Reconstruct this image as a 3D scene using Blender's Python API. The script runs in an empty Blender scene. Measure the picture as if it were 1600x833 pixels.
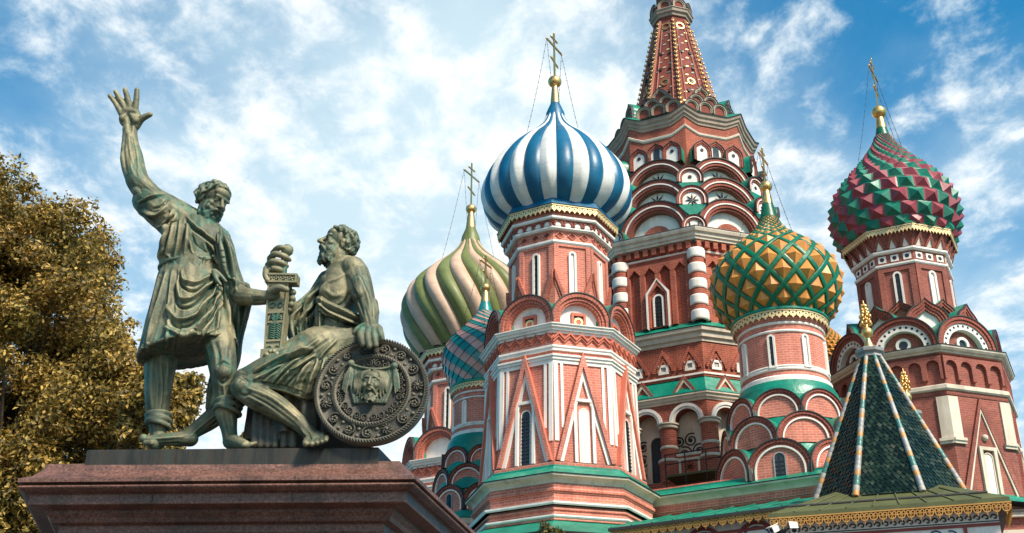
import bpy, bmesh, math, random
import numpy as np
from mathutils import Vector, Matrix, noise
from math import sin, cos, pi, sqrt, atan2, tan, hypot
rad = math.radians
random.seed(11)
S = bpy.context.scene
COL = S.collection

# ------------------------------------------------------------------ camera
cd = bpy.data.cameras.new('camera')
cd.sensor_width = 36.0
cd.lens = 44.12
cd.clip_end = 3000
cam = bpy.data.objects.new('camera', cd)
COL.objects.link(cam)
cam.location = (0, 0, 1.6)
cam.rotation_euler = (rad(90 + 25.5), 0, 0)
S.camera = cam

# ------------------------------------------------------------------ sky, sun, exposure
SUN = Vector((0.50, -0.60, 0.82)).normalized()
S.view_settings.view_transform = 'Standard'
S.view_settings.look = 'None'
S.view_settings.gamma = 1
S.view_settings.exposure = 1.02
W = bpy.data.worlds.new('World')
S.world = W
W.use_nodes = True
nt = W.node_tree
for n in list(nt.nodes):
    nt.nodes.remove(n)
def wn(t, **k):
    n = nt.nodes.new(t)
    for a, b in k.items():
        setattr(n, a, b)
    return n
out = wn('ShaderNodeOutputWorld')
bg = wn('ShaderNodeBackground')
bg.inputs['Strength'].default_value = 0.125
nt.links.new(bg.outputs[0], out.inputs[0])
sky = wn('ShaderNodeTexSky')
sky.sky_type = 'NISHITA'
sky.sun_disc = False
sky.sun_elevation = math.asin(SUN.z)
sky.sun_rotation = atan2(SUN.x, SUN.y)
sky.ozone_density = 3.0
sky.air_density = 1.0
sky.dust_density = 0.4
tc = wn('ShaderNodeTexCoord')
sep = wn('ShaderNodeSeparateXYZ')
nt.links.new(tc.outputs['Generated'], sep.inputs[0])
def wm(op, a, b=None, clamp=False):
    n = wn('ShaderNodeMath', operation=op, use_clamp=clamp)
    for i, v in enumerate((a, b)):
        if v is None:
            continue
        if isinstance(v, (int, float)):
            n.inputs[i].default_value = v
        else:
            nt.links.new(v, n.inputs[i])
    return n.outputs[0]
zz = wm('ADD', wm('MAXIMUM', sep.outputs['Z'], 0.02), 0.12)
cx = wm('DIVIDE', sep.outputs['X'], zz)
cy = wm('DIVIDE', sep.outputs['Y'], zz)
comb = wn('ShaderNodeCombineXYZ')
nt.links.new(cx, comb.inputs[0]); nt.links.new(cy, comb.inputs[1])
def wnoise(scale, detail, rough, dist, off):
    m = wn('ShaderNodeMapping')
    m.inputs['Location'].default_value = off
    m.inputs['Scale'].default_value = (scale, scale * 0.75, scale)
    m.inputs['Rotation'].default_value = (0, 0, rad(35))
    nt.links.new(comb.outputs[0], m.inputs[0])
    n = wn('ShaderNodeTexNoise')
    n.inputs['Scale'].default_value = 1.0
    n.inputs['Detail'].default_value = detail
    n.inputs['Roughness'].default_value = rough
    n.inputs['Distortion'].default_value = dist
    nt.links.new(m.outputs[0], n.inputs['Vector'])
    return n.outputs['Fac']
n_big = wnoise(1.5, 4, 0.5, 0.0, (3.1, 0.4, 0))
n_mid = wnoise(3.6, 8, 0.6, 0.25, (0.3, 5.1, 0))
n_fine = wnoise(12.0, 12, 0.62, 0.2, (1.7, 2.9, 0))
# a bank of thin veil cloud low and in the middle, blue showing towards the upper corners, small puffs over it
x2 = wm('MULTIPLY', sep.outputs['X'], sep.outputs['X'])
base_ = wm('ADD', wm('MULTIPLY', wm('ADD', sep.outputs['X'], 0.02), -0.10), wm('ADD', wm('MULTIPLY', x2, -1.45), wm('MULTIPLY', sep.outputs['Z'], -0.82)))
def wr(v, lo, hi, to0=0.0, to1=1.0):
    r = wn('ShaderNodeMapRange', interpolation_type='SMOOTHSTEP')
    for k, q in (('From Min', lo), ('From Max', hi), ('To Min', to0), ('To Max', to1)):
        r.inputs[k].default_value = q
    nt.links.new(v, r.inputs['Value'])
    return r.outputs[0]
veil = wr(wm('ADD', wm('ADD', wm('MULTIPLY', n_big, 0.75), wm('MULTIPLY', n_mid, 0.35)), base_), -0.22, 0.25, 0.0, 0.92)
puff = wr(wm('ADD', wm('ADD', wm('MULTIPLY', n_fine, 1.0), wm('MULTIPLY', n_mid, 0.55)), wm('MULTIPLY', base_, 0.30)), 0.52, 0.82, 0.0, 0.90)
inv = wm('MULTIPLY', wm('SUBTRACT', 1.0, veil), wm('SUBTRACT', 1.0, puff))
cloud = wm('SUBTRACT', 1.0, inv)
tint = wn('ShaderNodeMix', data_type='RGBA', blend_type='MULTIPLY')
tint.inputs['Factor'].default_value = 1.0
tint.inputs['B'].default_value = (0.13, 0.66, 0.76, 1)
nt.links.new(sky.outputs[0], tint.inputs['A'])
ccol = wn('ShaderNodeMix', data_type='RGBA')
ccol.inputs['A'].default_value = (2.85, 3.60, 3.95, 1)
ccol.inputs['B'].default_value = (4.5, 4.6, 4.6, 1)
nt.links.new(puff, ccol.inputs['Factor'])
mixw = wn('ShaderNodeMix', data_type='RGBA')
nt.links.new(cloud, mixw.inputs['Factor'])
nt.links.new(tint.outputs['Result'], mixw.inputs['A'])
nt.links.new(ccol.outputs['Result'], mixw.inputs['B'])
nt.links.new(mixw.outputs['Result'], bg.inputs['Color'])

sl = bpy.data.lights.new('sun', 'SUN')
sl.energy = 3.3
sl.angle = rad(12.0)
sl.color = (1.0, 0.88, 0.72)
so = bpy.data.objects.new('sun', sl)
so.rotation_euler = SUN.to_track_quat('Z', 'Y').to_euler()
so.location = (20, -10, 40)
COL.objects.link(so)

# ------------------------------------------------------------------ materials
def newmat(name):
    m = bpy.data.materials.new(name)
    m.use_nodes = True
    t = m.node_tree
    b = t.nodes['Principled BSDF']
    return m, t, b
def nd(t, typ, **k):
    n = t.nodes.new(typ)
    for a, b in k.items():
        setattr(n, a, b)
    return n
def mixc(t, fac, a, b, mode='MIX'):
    n = nd(t, 'ShaderNodeMix', data_type='RGBA', blend_type=mode)
    for key, v in (('Factor', fac), ('A', a), ('B', b)):
        if isinstance(v, (int, float)):
            n.inputs[key].default_value = v
        elif isinstance(v, tuple):
            n.inputs[key].default_value = v if len(v) == 4 else v + (1,)
        else:
            t.links.new(v, n.inputs[key])
    return n.outputs['Result']
def noise_n(t, scale, detail=4, rough=0.55, vec=None, dist=0):
    n = nd(t, 'ShaderNodeTexNoise')
    n.inputs['Scale'].default_value = scale
    n.inputs['Detail'].default_value = detail
    n.inputs['Roughness'].default_value = rough
    n.inputs['Distortion'].default_value = dist
    if vec is not None:
        t.links.new(vec, n.inputs['Vector'])
    return n.outputs['Fac']
def ramp(t, fac, stops):
    r = nd(t, 'ShaderNodeValToRGB')
    e = r.color_ramp.elements
    e[0].position, e[0].color = stops[0][0], stops[0][1] + (1,)
    e[1].position, e[1].color = stops[-1][0], stops[-1][1] + (1,)
    for p, c in stops[1:-1]:
        q = e.new(p)
        q.color = c + (1,)
    t.links.new(fac, r.inputs[0])
    return r.outputs[0]
def bump(t, b, h, strength, dist):
    n = nd(t, 'ShaderNodeBump')
    n.inputs['Strength'].default_value = strength
    n.inputs['Distance'].default_value = dist
    t.links.new(h, n.inputs['Height'])
    t.links.new(n.outputs[0], b.inputs['Normal'])
def geo_pos(t):
    return nd(t, 'ShaderNodeNewGeometry').outputs['Position']
def streaked(t, scale):                      # noise stretched downwards: rain streaks
    mp = nd(t, 'ShaderNodeMapping')
    mp.inputs['Scale'].default_value = (scale, scale, scale * 0.12)
    t.links.new(geo_pos(t), mp.inputs[0])
    return noise_n(t, 1.0, 5, 0.6, mp.outputs[0])

def paint(name, col, rough=0.55, metal=0.0, var=0.18, sc=1.2, bumpy=0.15, dirt=0.35, dirtcol=None, seam=0):
    m, t, b = newmat(name)
    p = geo_pos(t)
    lo = tuple(c * (1 - var) for c in col)
    hi = tuple(min(1, c * (1 + var)) for c in col)
    c = ramp(t, noise_n(t, sc, 6, 0.6, p), [(0.3, lo), (0.7, hi)])
    st = ramp(t, streaked(t, 2.2), [(0.50, (0, 0, 0)), (0.72, (dirt,) * 3)])
    c = mixc(t, st, c, dirtcol or tuple(x * 0.45 for x in col))
    if seam:                                     # overlapping joints of the sheet metal, and grime caught along them
        sx = nd(t, 'ShaderNodeSeparateXYZ'); t.links.new(p, sx.inputs[0])
        w_ = nd(t, 'ShaderNodeMath', operation='MULTIPLY_ADD'); w_.inputs[1].default_value = .10; t.links.new(noise_n(t, .7, 2, .5, p), w_.inputs[0]); t.links.new(sx.outputs['Z'], w_.inputs[2])
        dv = nd(t, 'ShaderNodeMath', operation='DIVIDE'); dv.inputs[1].default_value = seam; t.links.new(w_.outputs[0], dv.inputs[0])
        fr_ = nd(t, 'ShaderNodeMath', operation='FRACT'); t.links.new(dv.outputs[0], fr_.inputs[0])
        c = mixc(t, ramp(t, fr_.outputs[0], [(0.0, (.55,) * 3), (.035, (.12,) * 3), (.30, (0, 0, 0))]), c, tuple(x * .45 for x in col))
        c = mixc(t, ramp(t, noise_n(t, 2.4, 9, .74, p, .6), [(.50, (0, 0, 0)), (.70, (.42,) * 3)]), c, tuple(x * .50 + .02 for x in col))
    t.links.new(c, b.inputs['Base Color'])
    rg = nd(t, 'ShaderNodeMapRange')
    rg.inputs['To Min'].default_value = max(0, rough - 0.10)
    rg.inputs['To Max'].default_value = min(1, rough + 0.22)
    t.links.new(noise_n(t, 3.0, 4, 0.6, p), rg.inputs['Value'])
    t.links.new(rg.outputs[0], b.inputs['Roughness'])
    b.inputs['Metallic'].default_value = metal
    if bumpy:
        bump(t, b, noise_n(t, 9.0, 5, 0.65, p), bumpy, 0.02)
    return m

def brick(name, c1, c2, mortar, bw=0.30, rh=0.105, ms=0.013):
    m, t, b = newmat(name)
    uv = nd(t, 'ShaderNodeUVMap').outputs[0]
    n = nd(t, 'ShaderNodeTexBrick')
    n.inputs['Scale'].default_value = 1.0
    n.inputs['Brick Width'].default_value = bw
    n.inputs['Row Height'].default_value = rh
    n.inputs['Mortar Size'].default_value = ms
    n.inputs['Mortar Smooth'].default_value = 0.3
    n.inputs['Bias'].default_value = 0.0
    n.inputs['Color1'].default_value = c1 + (1,)
    n.inputs['Color2'].default_value = c2 + (1,)
    n.inputs['Mortar'].default_value = mortar + (1,)
    t.links.new(uv, n.inputs['Vector'])
    p = geo_pos(t)
    big = ramp(t, noise_n(t, 0.55, 6, 0.62, p), [(0.28, (0.60, 0.57, 0.57)), (0.5, (0.96, 0.95, 0.95)), (0.72, (1.22, 1.20, 1.18))])
    c = mixc(t, 1.0, n.outputs['Color'], big, 'MULTIPLY')
    st = ramp(t, streaked(t, 1.6), [(0.50, (0, 0, 0)), (0.72, (0.55,) * 3)])
    c = mixc(t, st, c, tuple(x * 0.38 for x in c1))
    pt_ = ramp(t, noise_n(t, 1.9, 8, 0.72, p, 0.7), [(0.57, (0, 0, 0)), (0.66, (0.38,) * 3)])
    c = mixc(t, pt_, c, tuple(min(1, x * 1.1 + 0.10) for x in c1))
    t.links.new(c, b.inputs['Base Color'])
    b.inputs['Roughness'].default_value = 0.85
    inv = nd(t, 'ShaderNodeMath', operation='SUBTRACT')
    inv.inputs[0].default_value = 1.0
    t.links.new(n.outputs['Fac'], inv.inputs[1])
    bump(t, b, inv.outputs[0], 0.5, 0.02)
    return m

M = {}
M['brick_pink'] = brick('painted_brick', (0.62, 0.185, 0.120), (0.52, 0.140, 0.092), (0.70, 0.36, 0.27))
M['brick_red'] = brick('dark_red_brick', (0.42, 0.085, 0.042), (0.30, 0.056, 0.029), (0.47, 0.20, 0.13))
M['brick_dark'] = brick('deep_red_brick', (0.235, 0.040, 0.024), (0.165, 0.028, 0.018), (0.28, 0.09, 0.06))
M['brick_wine'] = brick('wine_brick', (0.33, 0.088, 0.058), (0.25, 0.064, 0.044), (0.37, 0.15, 0.11))
M['brick_edge'] = brick('archivolt_brick', (0.46, 0.120, 0.075), (0.34, 0.080, 0.050), (0.55, 0.24, 0.17), 0.6, 0.15, 0.018)
M['brick_edge_dark'] = brick('dark_archivolt_brick', (0.30, 0.062, 0.036), (0.21, 0.044, 0.028), (0.36, 0.14, 0.10), 0.6, 0.15, 0.016)
M['white'] = paint('limewashed_stone', (0.82, 0.755, 0.68), 0.8, var=0.07, dirt=0.45, dirtcol=(0.42, 0.34, 0.27))
M['cream'] = paint('cream_stone', (0.66, 0.56, 0.44), 0.8, var=0.12, dirt=0.55, dirtcol=(0.30, 0.24, 0.17))
M['stone_dark'] = paint('weathered_dark_stone', (0.34, 0.265, 0.20), 0.8, var=0.15, dirt=0.5)
M['salmon'] = paint('salmon_render', (0.54, 0.145, 0.088), 0.75, var=0.10)
def roof_paint(name, col, rust=(0.10, 0.055, 0.03)):
    m, t, b = newmat(name); p = geo_pos(t)
    c = ramp(t, noise_n(t, .9, 7, .66, p), [(.28, tuple(x * .62 for x in col)), (.5, col), (.74, tuple(min(1, x * 1.35 + .02) for x in col))])
    c = mixc(t, ramp(t, streaked(t, 3.0), [(.54, (0, 0, 0)), (.72, (.5,) * 3)]), c, tuple(x * .35 + .012 for x in col))
    c = mixc(t, ramp(t, noise_n(t, 4.5, 8, .75, p), [(.66, (0, 0, 0)), (.74, (.7,) * 3)]), c, rust)
    t.links.new(c, b.inputs['Base Color'])
    r = nd(t, 'ShaderNodeMapRange'); r.inputs['To Min'].default_value = .16; r.inputs['To Max'].default_value = .62
    t.links.new(noise_n(t, 2.2, 6, .65, p), r.inputs['Value']); t.links.new(r.outputs[0], b.inputs['Roughness'])
    bump(t, b, noise_n(t, 2.6, 4, .6, p), .5, .06)
    return m
M['green'] = roof_paint('green_roof_paint', (0.002, 0.205, 0.130))
M['dark_green'] = paint('dark_green_paint', (0.006, 0.115, 0.055), 0.33, var=0.18)
M['lip'] = paint('dark_sheet_edge', (0.035, 0.032, 0.030), 0.6)
M['dark'] = paint('dark_hollow', (0.016, 0.014, 0.014), 0.6, dirt=0)
M['glass'] = paint('dark_window_glass', (0.035, 0.038, 0.042), 0.15, dirt=0)
M['gold'] = paint('gold_leaf', (0.85, 0.50, 0.17), 0.30, 0.9, var=0.12, dirt=0.3, dirtcol=(0.30, 0.16, 0.04))
M['gold_trim'] = paint('gold_lace', (0.80, 0.58, 0.29), 0.45, 0.30, var=0.16, dirt=0.3)
M['blue'] = paint('blue_dome_paint', (0.003, 0.110, 0.215), 0.36, var=0.2, sc=0.7, bumpy=0.3, dirt=0.35, seam=.72)
M['dome_white'] = paint('white_dome_paint', (0.76, 0.73, 0.68), 0.42, var=0.07, bumpy=0.3, dirt=0.35, dirtcol=(0.45, 0.41, 0.35), seam=.72)
M['olive'] = paint('olive_dome_paint', (0.145, 0.170, 0.045), 0.45, var=0.2, bumpy=0.3, seam=.8)
M['tan'] = paint('tan_dome_paint', (0.56, 0.375, 0.260), 0.48, var=0.12, bumpy=0.3, seam=.8)
M['teal'] = paint('teal_tile', (0.008, 0.200, 0.195), 0.28, var=0.2, bumpy=0.08)
M['pink_tile'] = paint('pink_tile', (0.50, 0.29, 0.25), 0.38, var=0.15, bumpy=0.08)
M['ochre'] = paint('ochre_dome_paint', (0.66, 0.255, 0.045), 0.42, var=0.22, bumpy=0.25, dirt=.5)
M['lattice'] = paint('lattice_green', (0.004, 0.135, 0.062), 0.28, var=0.15, bumpy=0.05)
M['spike_red'] = paint('wine_red_spikes', (0.285, 0.042, 0.058), 0.42, var=0.25, bumpy=0.25, dirt=.5)
M['spike_green'] = paint('green_spikes', (0.006, 0.175, 0.105), 0.40, var=0.25, bumpy=0.25, dirt=.5)
M['olive_roof'] = paint('olive_sheet_roof', (0.085, 0.090, 0.027), 0.55, var=0.25)
M['iron'] = paint('black_iron', (0.030, 0.030, 0.028), 0.5, 0.3)
M['grey_metal'] = paint('grey_painted_metal', (0.32, 0.31, 0.29), 0.5, 0.2)
M['rib_white'] = paint('rib_white_tile', (0.42, 0.37, 0.31), 0.5)
M['rib_teal'] = paint('rib_teal_tile', (0.07, 0.19, 0.155), 0.35)
M['rib_orange'] = paint('rib_orange_tile', (0.55, 0.26, 0.08), 0.4)
M['navy'] = paint('navy_paint', (0.03, 0.05, 0.12), 0.5)
M['fresco_red'] = paint('fresco_red', (0.27, 0.055, 0.045), 0.7)

# ------------------------------------------------------------------ mesh collection
Z = Vector((0, 0, 1))
class MB:
    def __init__(s):
        s.v = []; s.f = []; s.uv = []; s.m = []; s.sm = []
    def face(s, pts, uv=None, m=0, sm=False):
        i = len(s.v)
        s.v.extend(tuple(p) for p in pts)
        s.f.append(tuple(range(i, i + len(pts))))
        s.uv.extend(uv if uv else [(0, 0)] * len(pts))
        s.m.append(m); s.sm.append(sm)
    def grid(s, rows, uv=None, m=0, close=False, sm=True):
        i0 = len(s.v); w = len(rows[0])
        for r in rows:
            s.v.extend(tuple(p) for p in r)
        for i in range(len(rows) - 1):
            for j in range(w if close else w - 1):
                k = (j + 1) % w
                s.f.append((i0 + i * w + j, i0 + i * w + k, i0 + (i + 1) * w + k, i0 + (i + 1) * w + j))
                if uv:
                    s.uv.extend([uv(i, j), uv(i, j + 1), uv(i + 1, j + 1), uv(i + 1, j)])
                else:
                    s.uv.extend([(0, 0)] * 4)
                s.m.append(m(i, j) if callable(m) else m); s.sm.append(sm)
    def build(s, name, mats, parent=None, loc=None):
        me = bpy.data.meshes.new(name)
        me.from_pydata(s.v, [], s.f)
        ul = me.uv_layers.new(name='UVMap')
        flat = [c for uv in s.uv for c in uv]
        ul.data.foreach_set('uv', flat)
        if not isinstance(mats, (list, tuple)):
            mats = [mats]
        for q in mats:
            me.materials.append(q)
        me.polygons.foreach_set('material_index', s.m)
        me.polygons.foreach_set('use_smooth', s.sm)
        me.update()
        o = bpy.data.objects.new(name, me)
        COL.objects.link(o)
        if parent is not None:
            o.parent = parent
        if loc is not None:
            o.location = loc
        return o

def empty(name, loc=(0, 0, 0), rz=0):
    o = bpy.data.objects.new(name, None)
    o.location = loc
    o.rotation_euler = (0, 0, rz)
    o.empty_display_size = 0.3
    COL.objects.link(o)
    return o
def tag(o, label=None, cat=None, group=None, kind=None):
    if label: o['label'] = label
    if cat: o['category'] = cat
    if group: o['group'] = group
    if kind: o['kind'] = kind
    return o
def copy_tree(o, parent=None, loc=None, rz=None):
    c = o.copy()
    COL.objects.link(c)
    if parent is not None:
        c.parent = parent
    if loc is not None:
        c.location = loc
    if rz is not None:
        c.rotation_euler = (0, 0, rz)
    for ch in list(o.children):
        copy_tree(ch, c)
    return c

class Fr:
    """a wall's own frame: u along it, v up, d out of it"""
    def __init__(s, o, ang=0.0, t=None, n=None, up=None):
        s.o = Vector(o)
        s.t = Vector(t) if t else Vector((cos(ang), sin(ang), 0))
        s.n = Vector(n) if n else Vector((sin(ang), -cos(ang), 0))
        s.up = Vector(up) if up else Z
    def __call__(s, u, v, d=0.0):
        return s.o + s.t * u + s.up * v + s.n * d
    def moved(s, u, v, d=0.0):
        return Fr(s(u, v, d), t=s.t, n=s.n, up=s.up)
def face_frame(ang, dist, z):               # ang turns from -Y (towards the viewer) to +X
    return Fr((sin(ang) * dist, -cos(ang) * dist, z), ang)

def slab(mb, fr, poly, d0, d1, m=0, ms=None):
    mb.face([fr(u, v, d1) for u, v in poly], list(poly), m)
    n = len(poly); L = 0
    for i in range(n):
        a, b = poly[i], poly[(i + 1) % n]
        l = hypot(b[0] - a[0], b[1] - a[1])
        mb.face([fr(*a, d1), fr(*a, d0), fr(*b, d0), fr(*b, d1)], [(L, d1), (L, d0), (L + l, d0), (L + l, d1)], m if ms is None else ms)
        L += l
def rect(u0, v0, u1, v1):
    return [(u0, v0), (u1, v0), (u1, v1), (u0, v1)]
def box(mb, fr, u0, v0, u1, v1, d0, d1, m=0):
    slab(mb, fr, rect(u0, v0, u1, v1), d0, d1, m)
    mb.face([fr(u0, v0, d0), fr(u0, v1, d0), fr(u1, v1, d0), fr(u1, v0, d0)], rect(u0, v0, u1, v1), m)
def band(mb, fr, outer, inner, d0, d1, m=0, radial=False, ms=None, closed=False):
    """the strip between two outlines of as many points, standing out from d0 to d1"""
    n = len(outer); L = 0
    ms = m if ms is None else ms
    for i in range(n if closed else n - 1):
        j = (i + 1) % n
        a, b, c, e = outer[i], outer[j], inner[j], inner[i]
        l = hypot(b[0] - a[0], b[1] - a[1]); w = hypot(a[0] - e[0], a[1] - e[1])
        if radial:
            uv = [(w, L), (w, L + l), (0, L + l), (0, L)]
        else:
            uv = [a, b, c, e]
        mb.face([fr(*a, d1), fr(*b, d1), fr(*c, d1), fr(*e, d1)], uv, m)
        mb.face([fr(*a, d0), fr(*b, d0), fr(*b, d1), fr(*a, d1)], [(d0, L), (d0, L + l), (d1, L + l), (d1, L)], ms)
        mb.face([fr(*e, d1), fr(*c, d1), fr(*c, d0), fr(*e, d0)], [(d1, L), (d1, L + l), (d0, L + l), (d0, L)], ms)
        L += l
    if not closed:
        for i in (0, n - 1):
            a, e = outer[i], inner[i]
            mb.face([fr(*a, d0), fr(*a, d1), fr(*e, d1), fr(*e, d0)], [(0, 0), (0, 1), (1, 1), (1, 0)], ms)
def arc(uc, vc, r, n=20, stilt=0.0, keel=0.0, a0=0.0, a1=pi):
    p = []
    if stilt: p.append((uc + r, vc))
    for i in range(n + 1):
        t = a0 + (a1 - a0) * i / n
        x, y = cos(t), sin(t)
        k = max(0.0, 1 - abs(x) * 2.3)
        p.append((uc + r * x, vc + stilt + r * y + keel * r * k * k))
    if stilt: p.append((uc - r, vc))
    return p
def circle(uc, vc, r, n=20):
    return [(uc + r * cos(2 * pi * i / n), vc + r * sin(2 * pi * i / n)) for i in range(n)]

def octring(mb, prof, phi, N=8, m=0, uv0=0.0):
    """a prism of N flat sides through a profile of (radius to the corner, z)"""
    for k in range(N):
        a, b = phi + 2 * pi * k / N, phi + 2 * pi * (k + 1) / N
        v = 0
        for i in range(len(prof) - 1):
            (r0, z0), (r1, z1) = prof[i][:2], prof[i + 1][:2]
            mm = prof[i][2] if len(prof[i]) > 2 else m
            l = hypot(r1 - r0, z1 - z0)
            w0, w1 = r0 * sin(pi / N), r1 * sin(pi / N)
            mb.face([(r0 * sin(a), -r0 * cos(a), z0), (r0 * sin(b), -r0 * cos(b), z0), (r1 * sin(b), -r1 * cos(b), z1), (r1 * sin(a), -r1 * cos(a), z1)],
                    [(-w0, v), (w0, v), (w1, v + l), (-w1, v + l)], mm)
            v += l
def revolve(mb, prof, n=64, m=0, c=(0, 0, 0), sharp=True):
    cx_, cy_, cz_ = c
    def row(r, z):
        return [(cx_ + r * sin(2 * pi * j / n), cy_ - r * cos(2 * pi * j / n), cz_ + z) for j in range(n)]
    v = 0
    if not sharp:
        mb.grid([row(p[0], p[1]) for p in prof], m=m, close=True)
        return
    for i in range(len(prof) - 1):
        (r0, z0), (r1, z1) = prof[i][:2], prof[i + 1][:2]
        mm = prof[i][2] if len(prof[i]) > 2 else m
        l = hypot(r1 - r0, z1 - z0)
        R = max(r0, r1)
        mb.grid([row(r0, z0), row(r1, z1)], uv=lambda a, j, v=v, l=l, R=R: (R * 2 * pi * j / n, v + a * l), m=mm, close=True)
        v += l
def tube(mb, pts, r, n=6, m=0):
    pts = [Vector(p) for p in pts]
    rows = []; up = None
    for i, p in enumerate(pts):
        d = (pts[min(i + 1, len(pts) - 1)] - pts[max(i - 1, 0)])
        if d.length < 1e-9: d = Vector((0, 0, 1))
        d.normalize()
        if up is None:
            up = d.orthogonal().normalized()
        s = d.cross(up)
        if s.length < 1e-6:
            s = d.orthogonal()
        s.normalize(); up = s.cross(d).normalized()
        rr = r[i] if isinstance(r, (list, tuple)) else r
        rows.append([p + (s * cos(2 * pi * j / n) + up * sin(2 * pi * j / n)) * rr for j in range(n)])
    mb.grid(rows, m=m, close=True)
    mb.face(list(reversed(rows[0])), m=m); mb.face(rows[-1], m=m)
def ball(mb, c, r, n=12, m=0, sq=(1, 1, 1)):
    c = Vector(c)
    rows = []
    for i in range(n // 2 + 1):
        t = pi * i / (n // 2)
        rows.append([c + Vector((r * sq[0] * sin(t) * cos(2 * pi * j / n), r * sq[1] * sin(t) * sin(2 * pi * j / n), -r * sq[2] * cos(t))) for j in range(n)])
    mb.grid(rows, m=m, close=True)
def spline(P, t):                               # Catmull-Rom through tuples, t in 0..len-1
    i = min(int(t), len(P) - 2); u = t - i
    p0, p1, p2, p3 = P[max(i - 1, 0)], P[i], P[i + 1], P[min(i + 2, len(P) - 1)]
    return tuple(.5 * ((2 * b) + (-a + c) * u + (2 * a - 5 * b + 4 * c - e) * u * u + (-a + 3 * b - 3 * c + e) * u ** 3) for a, b, c, e in zip(p0, p1, p2, p3))
def dense(P, n):
    return [spline(P, (len(P) - 1) * i / n) for i in range(n + 1)]

# pixel of the 1600 px photograph + distance -> point, used to read real sizes off the photograph
FPX = 1961.0; TH = rad(25.5)
def at(x, y, Y):
    t = (416.5 - y) / FPX
    h = Y * (sin(TH) + t * cos(TH)) / (cos(TH) - t * sin(TH))
    d = Y * cos(TH) + h * sin(TH)
    return Vector(((x - 800) * d / FPX, Y, h + 1.6))
# ------------------------------------------------------------------ pieces the churches share
def window(parent, fr, u, v0, w, h, fw=0.1, glass='dark', mat='white', proud=0.10, bars=0, label=None, sill=True, name='window'):
    mb = MB()
    inner = arc(u, v0, w / 2, 10, stilt=h - w / 2)
    outer = arc(u, v0, w / 2 + fw, 10, stilt=h - w / 2)
    band(mb, fr, outer, inner, -0.15, proud)
    if sill:
        box(mb, fr, u - w / 2 - fw, v0 - 0.07, u + w / 2 + fw, v0, -0.15, proud + 0.03)
    o = mb.build(name, M[mat], parent)
    p = MB()
    q = inner
    p.face([fr(a, b, 0.015) for a, b in q], list(q), 0)
    if bars and glass != 'white':
        for i in range(1, bars):
            y = v0 + (h - w * .4) * i / bars
            box(p, fr, u - w / 2, y - 0.015, u + w / 2, y + 0.015, 0.02, 0.045, 1)
        box(p, fr, u - 0.015, v0, u + 0.015, v0 + h - 0.03, 0.02, 0.05, 1)
    p.build('pane' if glass != 'white' else 'blind_panel', [M['glass'] if glass == 'dark' else M['white'], M['iron']], o if parent.parent is None else parent)
    if label: o['label'] = label
    return o

def kokoshnik(parent, fr, R, stilt=0.0, back=1.0, keel=0.0, rings=(), tymp='brick_pink', tymp_d=-0.2, edge='brick_edge', roof='green', white='white', n=22, label=None, drop=0.0):
    """an arched gable: rings are (outer, inner, depth, 'b' brick | 'w' white) as fractions of R"""
    k = MB(); wmb = MB()
    def A(r, v=0.0):
        return arc(0, -v, r, n, stilt=stilt + 1e-4 + v, keel=keel)
    for ro, ri, d, kind in rings:
        if kind == 'b':
            band(k, fr, A(R * ro), A(R * ri), tymp_d - 0.02, d, 0, radial=True)
        else:
            band(wmb, fr, A(R * ro), A(R * ri), tymp_d - 0.02, d, 0, radial=True)
    d_top = max(r[2] for r in rings)
    lip = A(R * 1.0)
    o_ = [(u * 1.035, v * 1.03) for u, v in lip]
    band(k, fr, o_, lip, d_top - 0.25, d_top + 0.04, 2)
    rows = [[fr(u, v + 0.012, d_top - 0.1) for u, v in o_], [fr(u, v + 0.012, -back) for u, v in o_]]
    k.grid(rows, m=1, sm=True)
    obj = k.build('kokoshnik', [M[edge], M[roof], M['lip']], parent)
    if wmb.f:
        wmb.build('moulding', M[white], obj)
    t = MB()
    rin = min(r[1] for r in rings)
    pl = A(R * (rin + 0.01), drop)
    t.face([fr(u, v, tymp_d) for u, v in pl], list(pl), 0)
    t.build('tympanum', M[tymp], obj)
    if label: obj['label'] = label
    return obj

def lace_oct(parent, R, z0, z1, phi, teeth, N=8, th=0.07, mat='gold_trim', round_=False):
    """a pierced sheet-metal fringe round a drum: a strip with hanging lobes and dark piercings"""
    mb = MB(); zm = z0 + (z1 - z0) * 0.55
    if round_:
        N = teeth; teeth = 1
    for k in range(N):
        a = phi + 2 * pi * (k + .5) / N
        ap = R * cos(pi / N); hw = R * sin(pi / N)
        fr = face_frame(a, ap, 0)
        box(mb, fr, -hw, zm, hw, z1, -0.05, 0.0, 0)
        box(mb, fr, -hw, z1 - 0.05, hw, z1, 0.0, 0.025, 0)
        w = 2 * hw / teeth
        for i in range(teeth):
            c = -hw + w * (i + .5)
            pl = [(c - w * .5, zm), (c - w * .40, zm - (zm - z0) * .45), (c - w * .16, zm - (zm - z0) * .6), (c, z0), (c + w * .16, zm - (zm - z0) * .6), (c + w * .40, zm - (zm - z0) * .45), (c + w * .5, zm)]
            slab(mb, fr, pl, -0.05, 0.0, 0)
            g = min(w * .15, 0.05)
            for (x, y) in ((c, zm + (z1 - zm) * .12), (c - w * .5 + g * .1, zm + (z1 - zm) * .45)):
                mb.face([fr(x - g, y, .006), fr(x, y - g * 1.3, .006), fr(x + g, y, .006), fr(x, y + g * 1.3, .006)], m=1)
    return mb.build('gold_lace_trim', [M[mat], M['lip']], parent)

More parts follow.
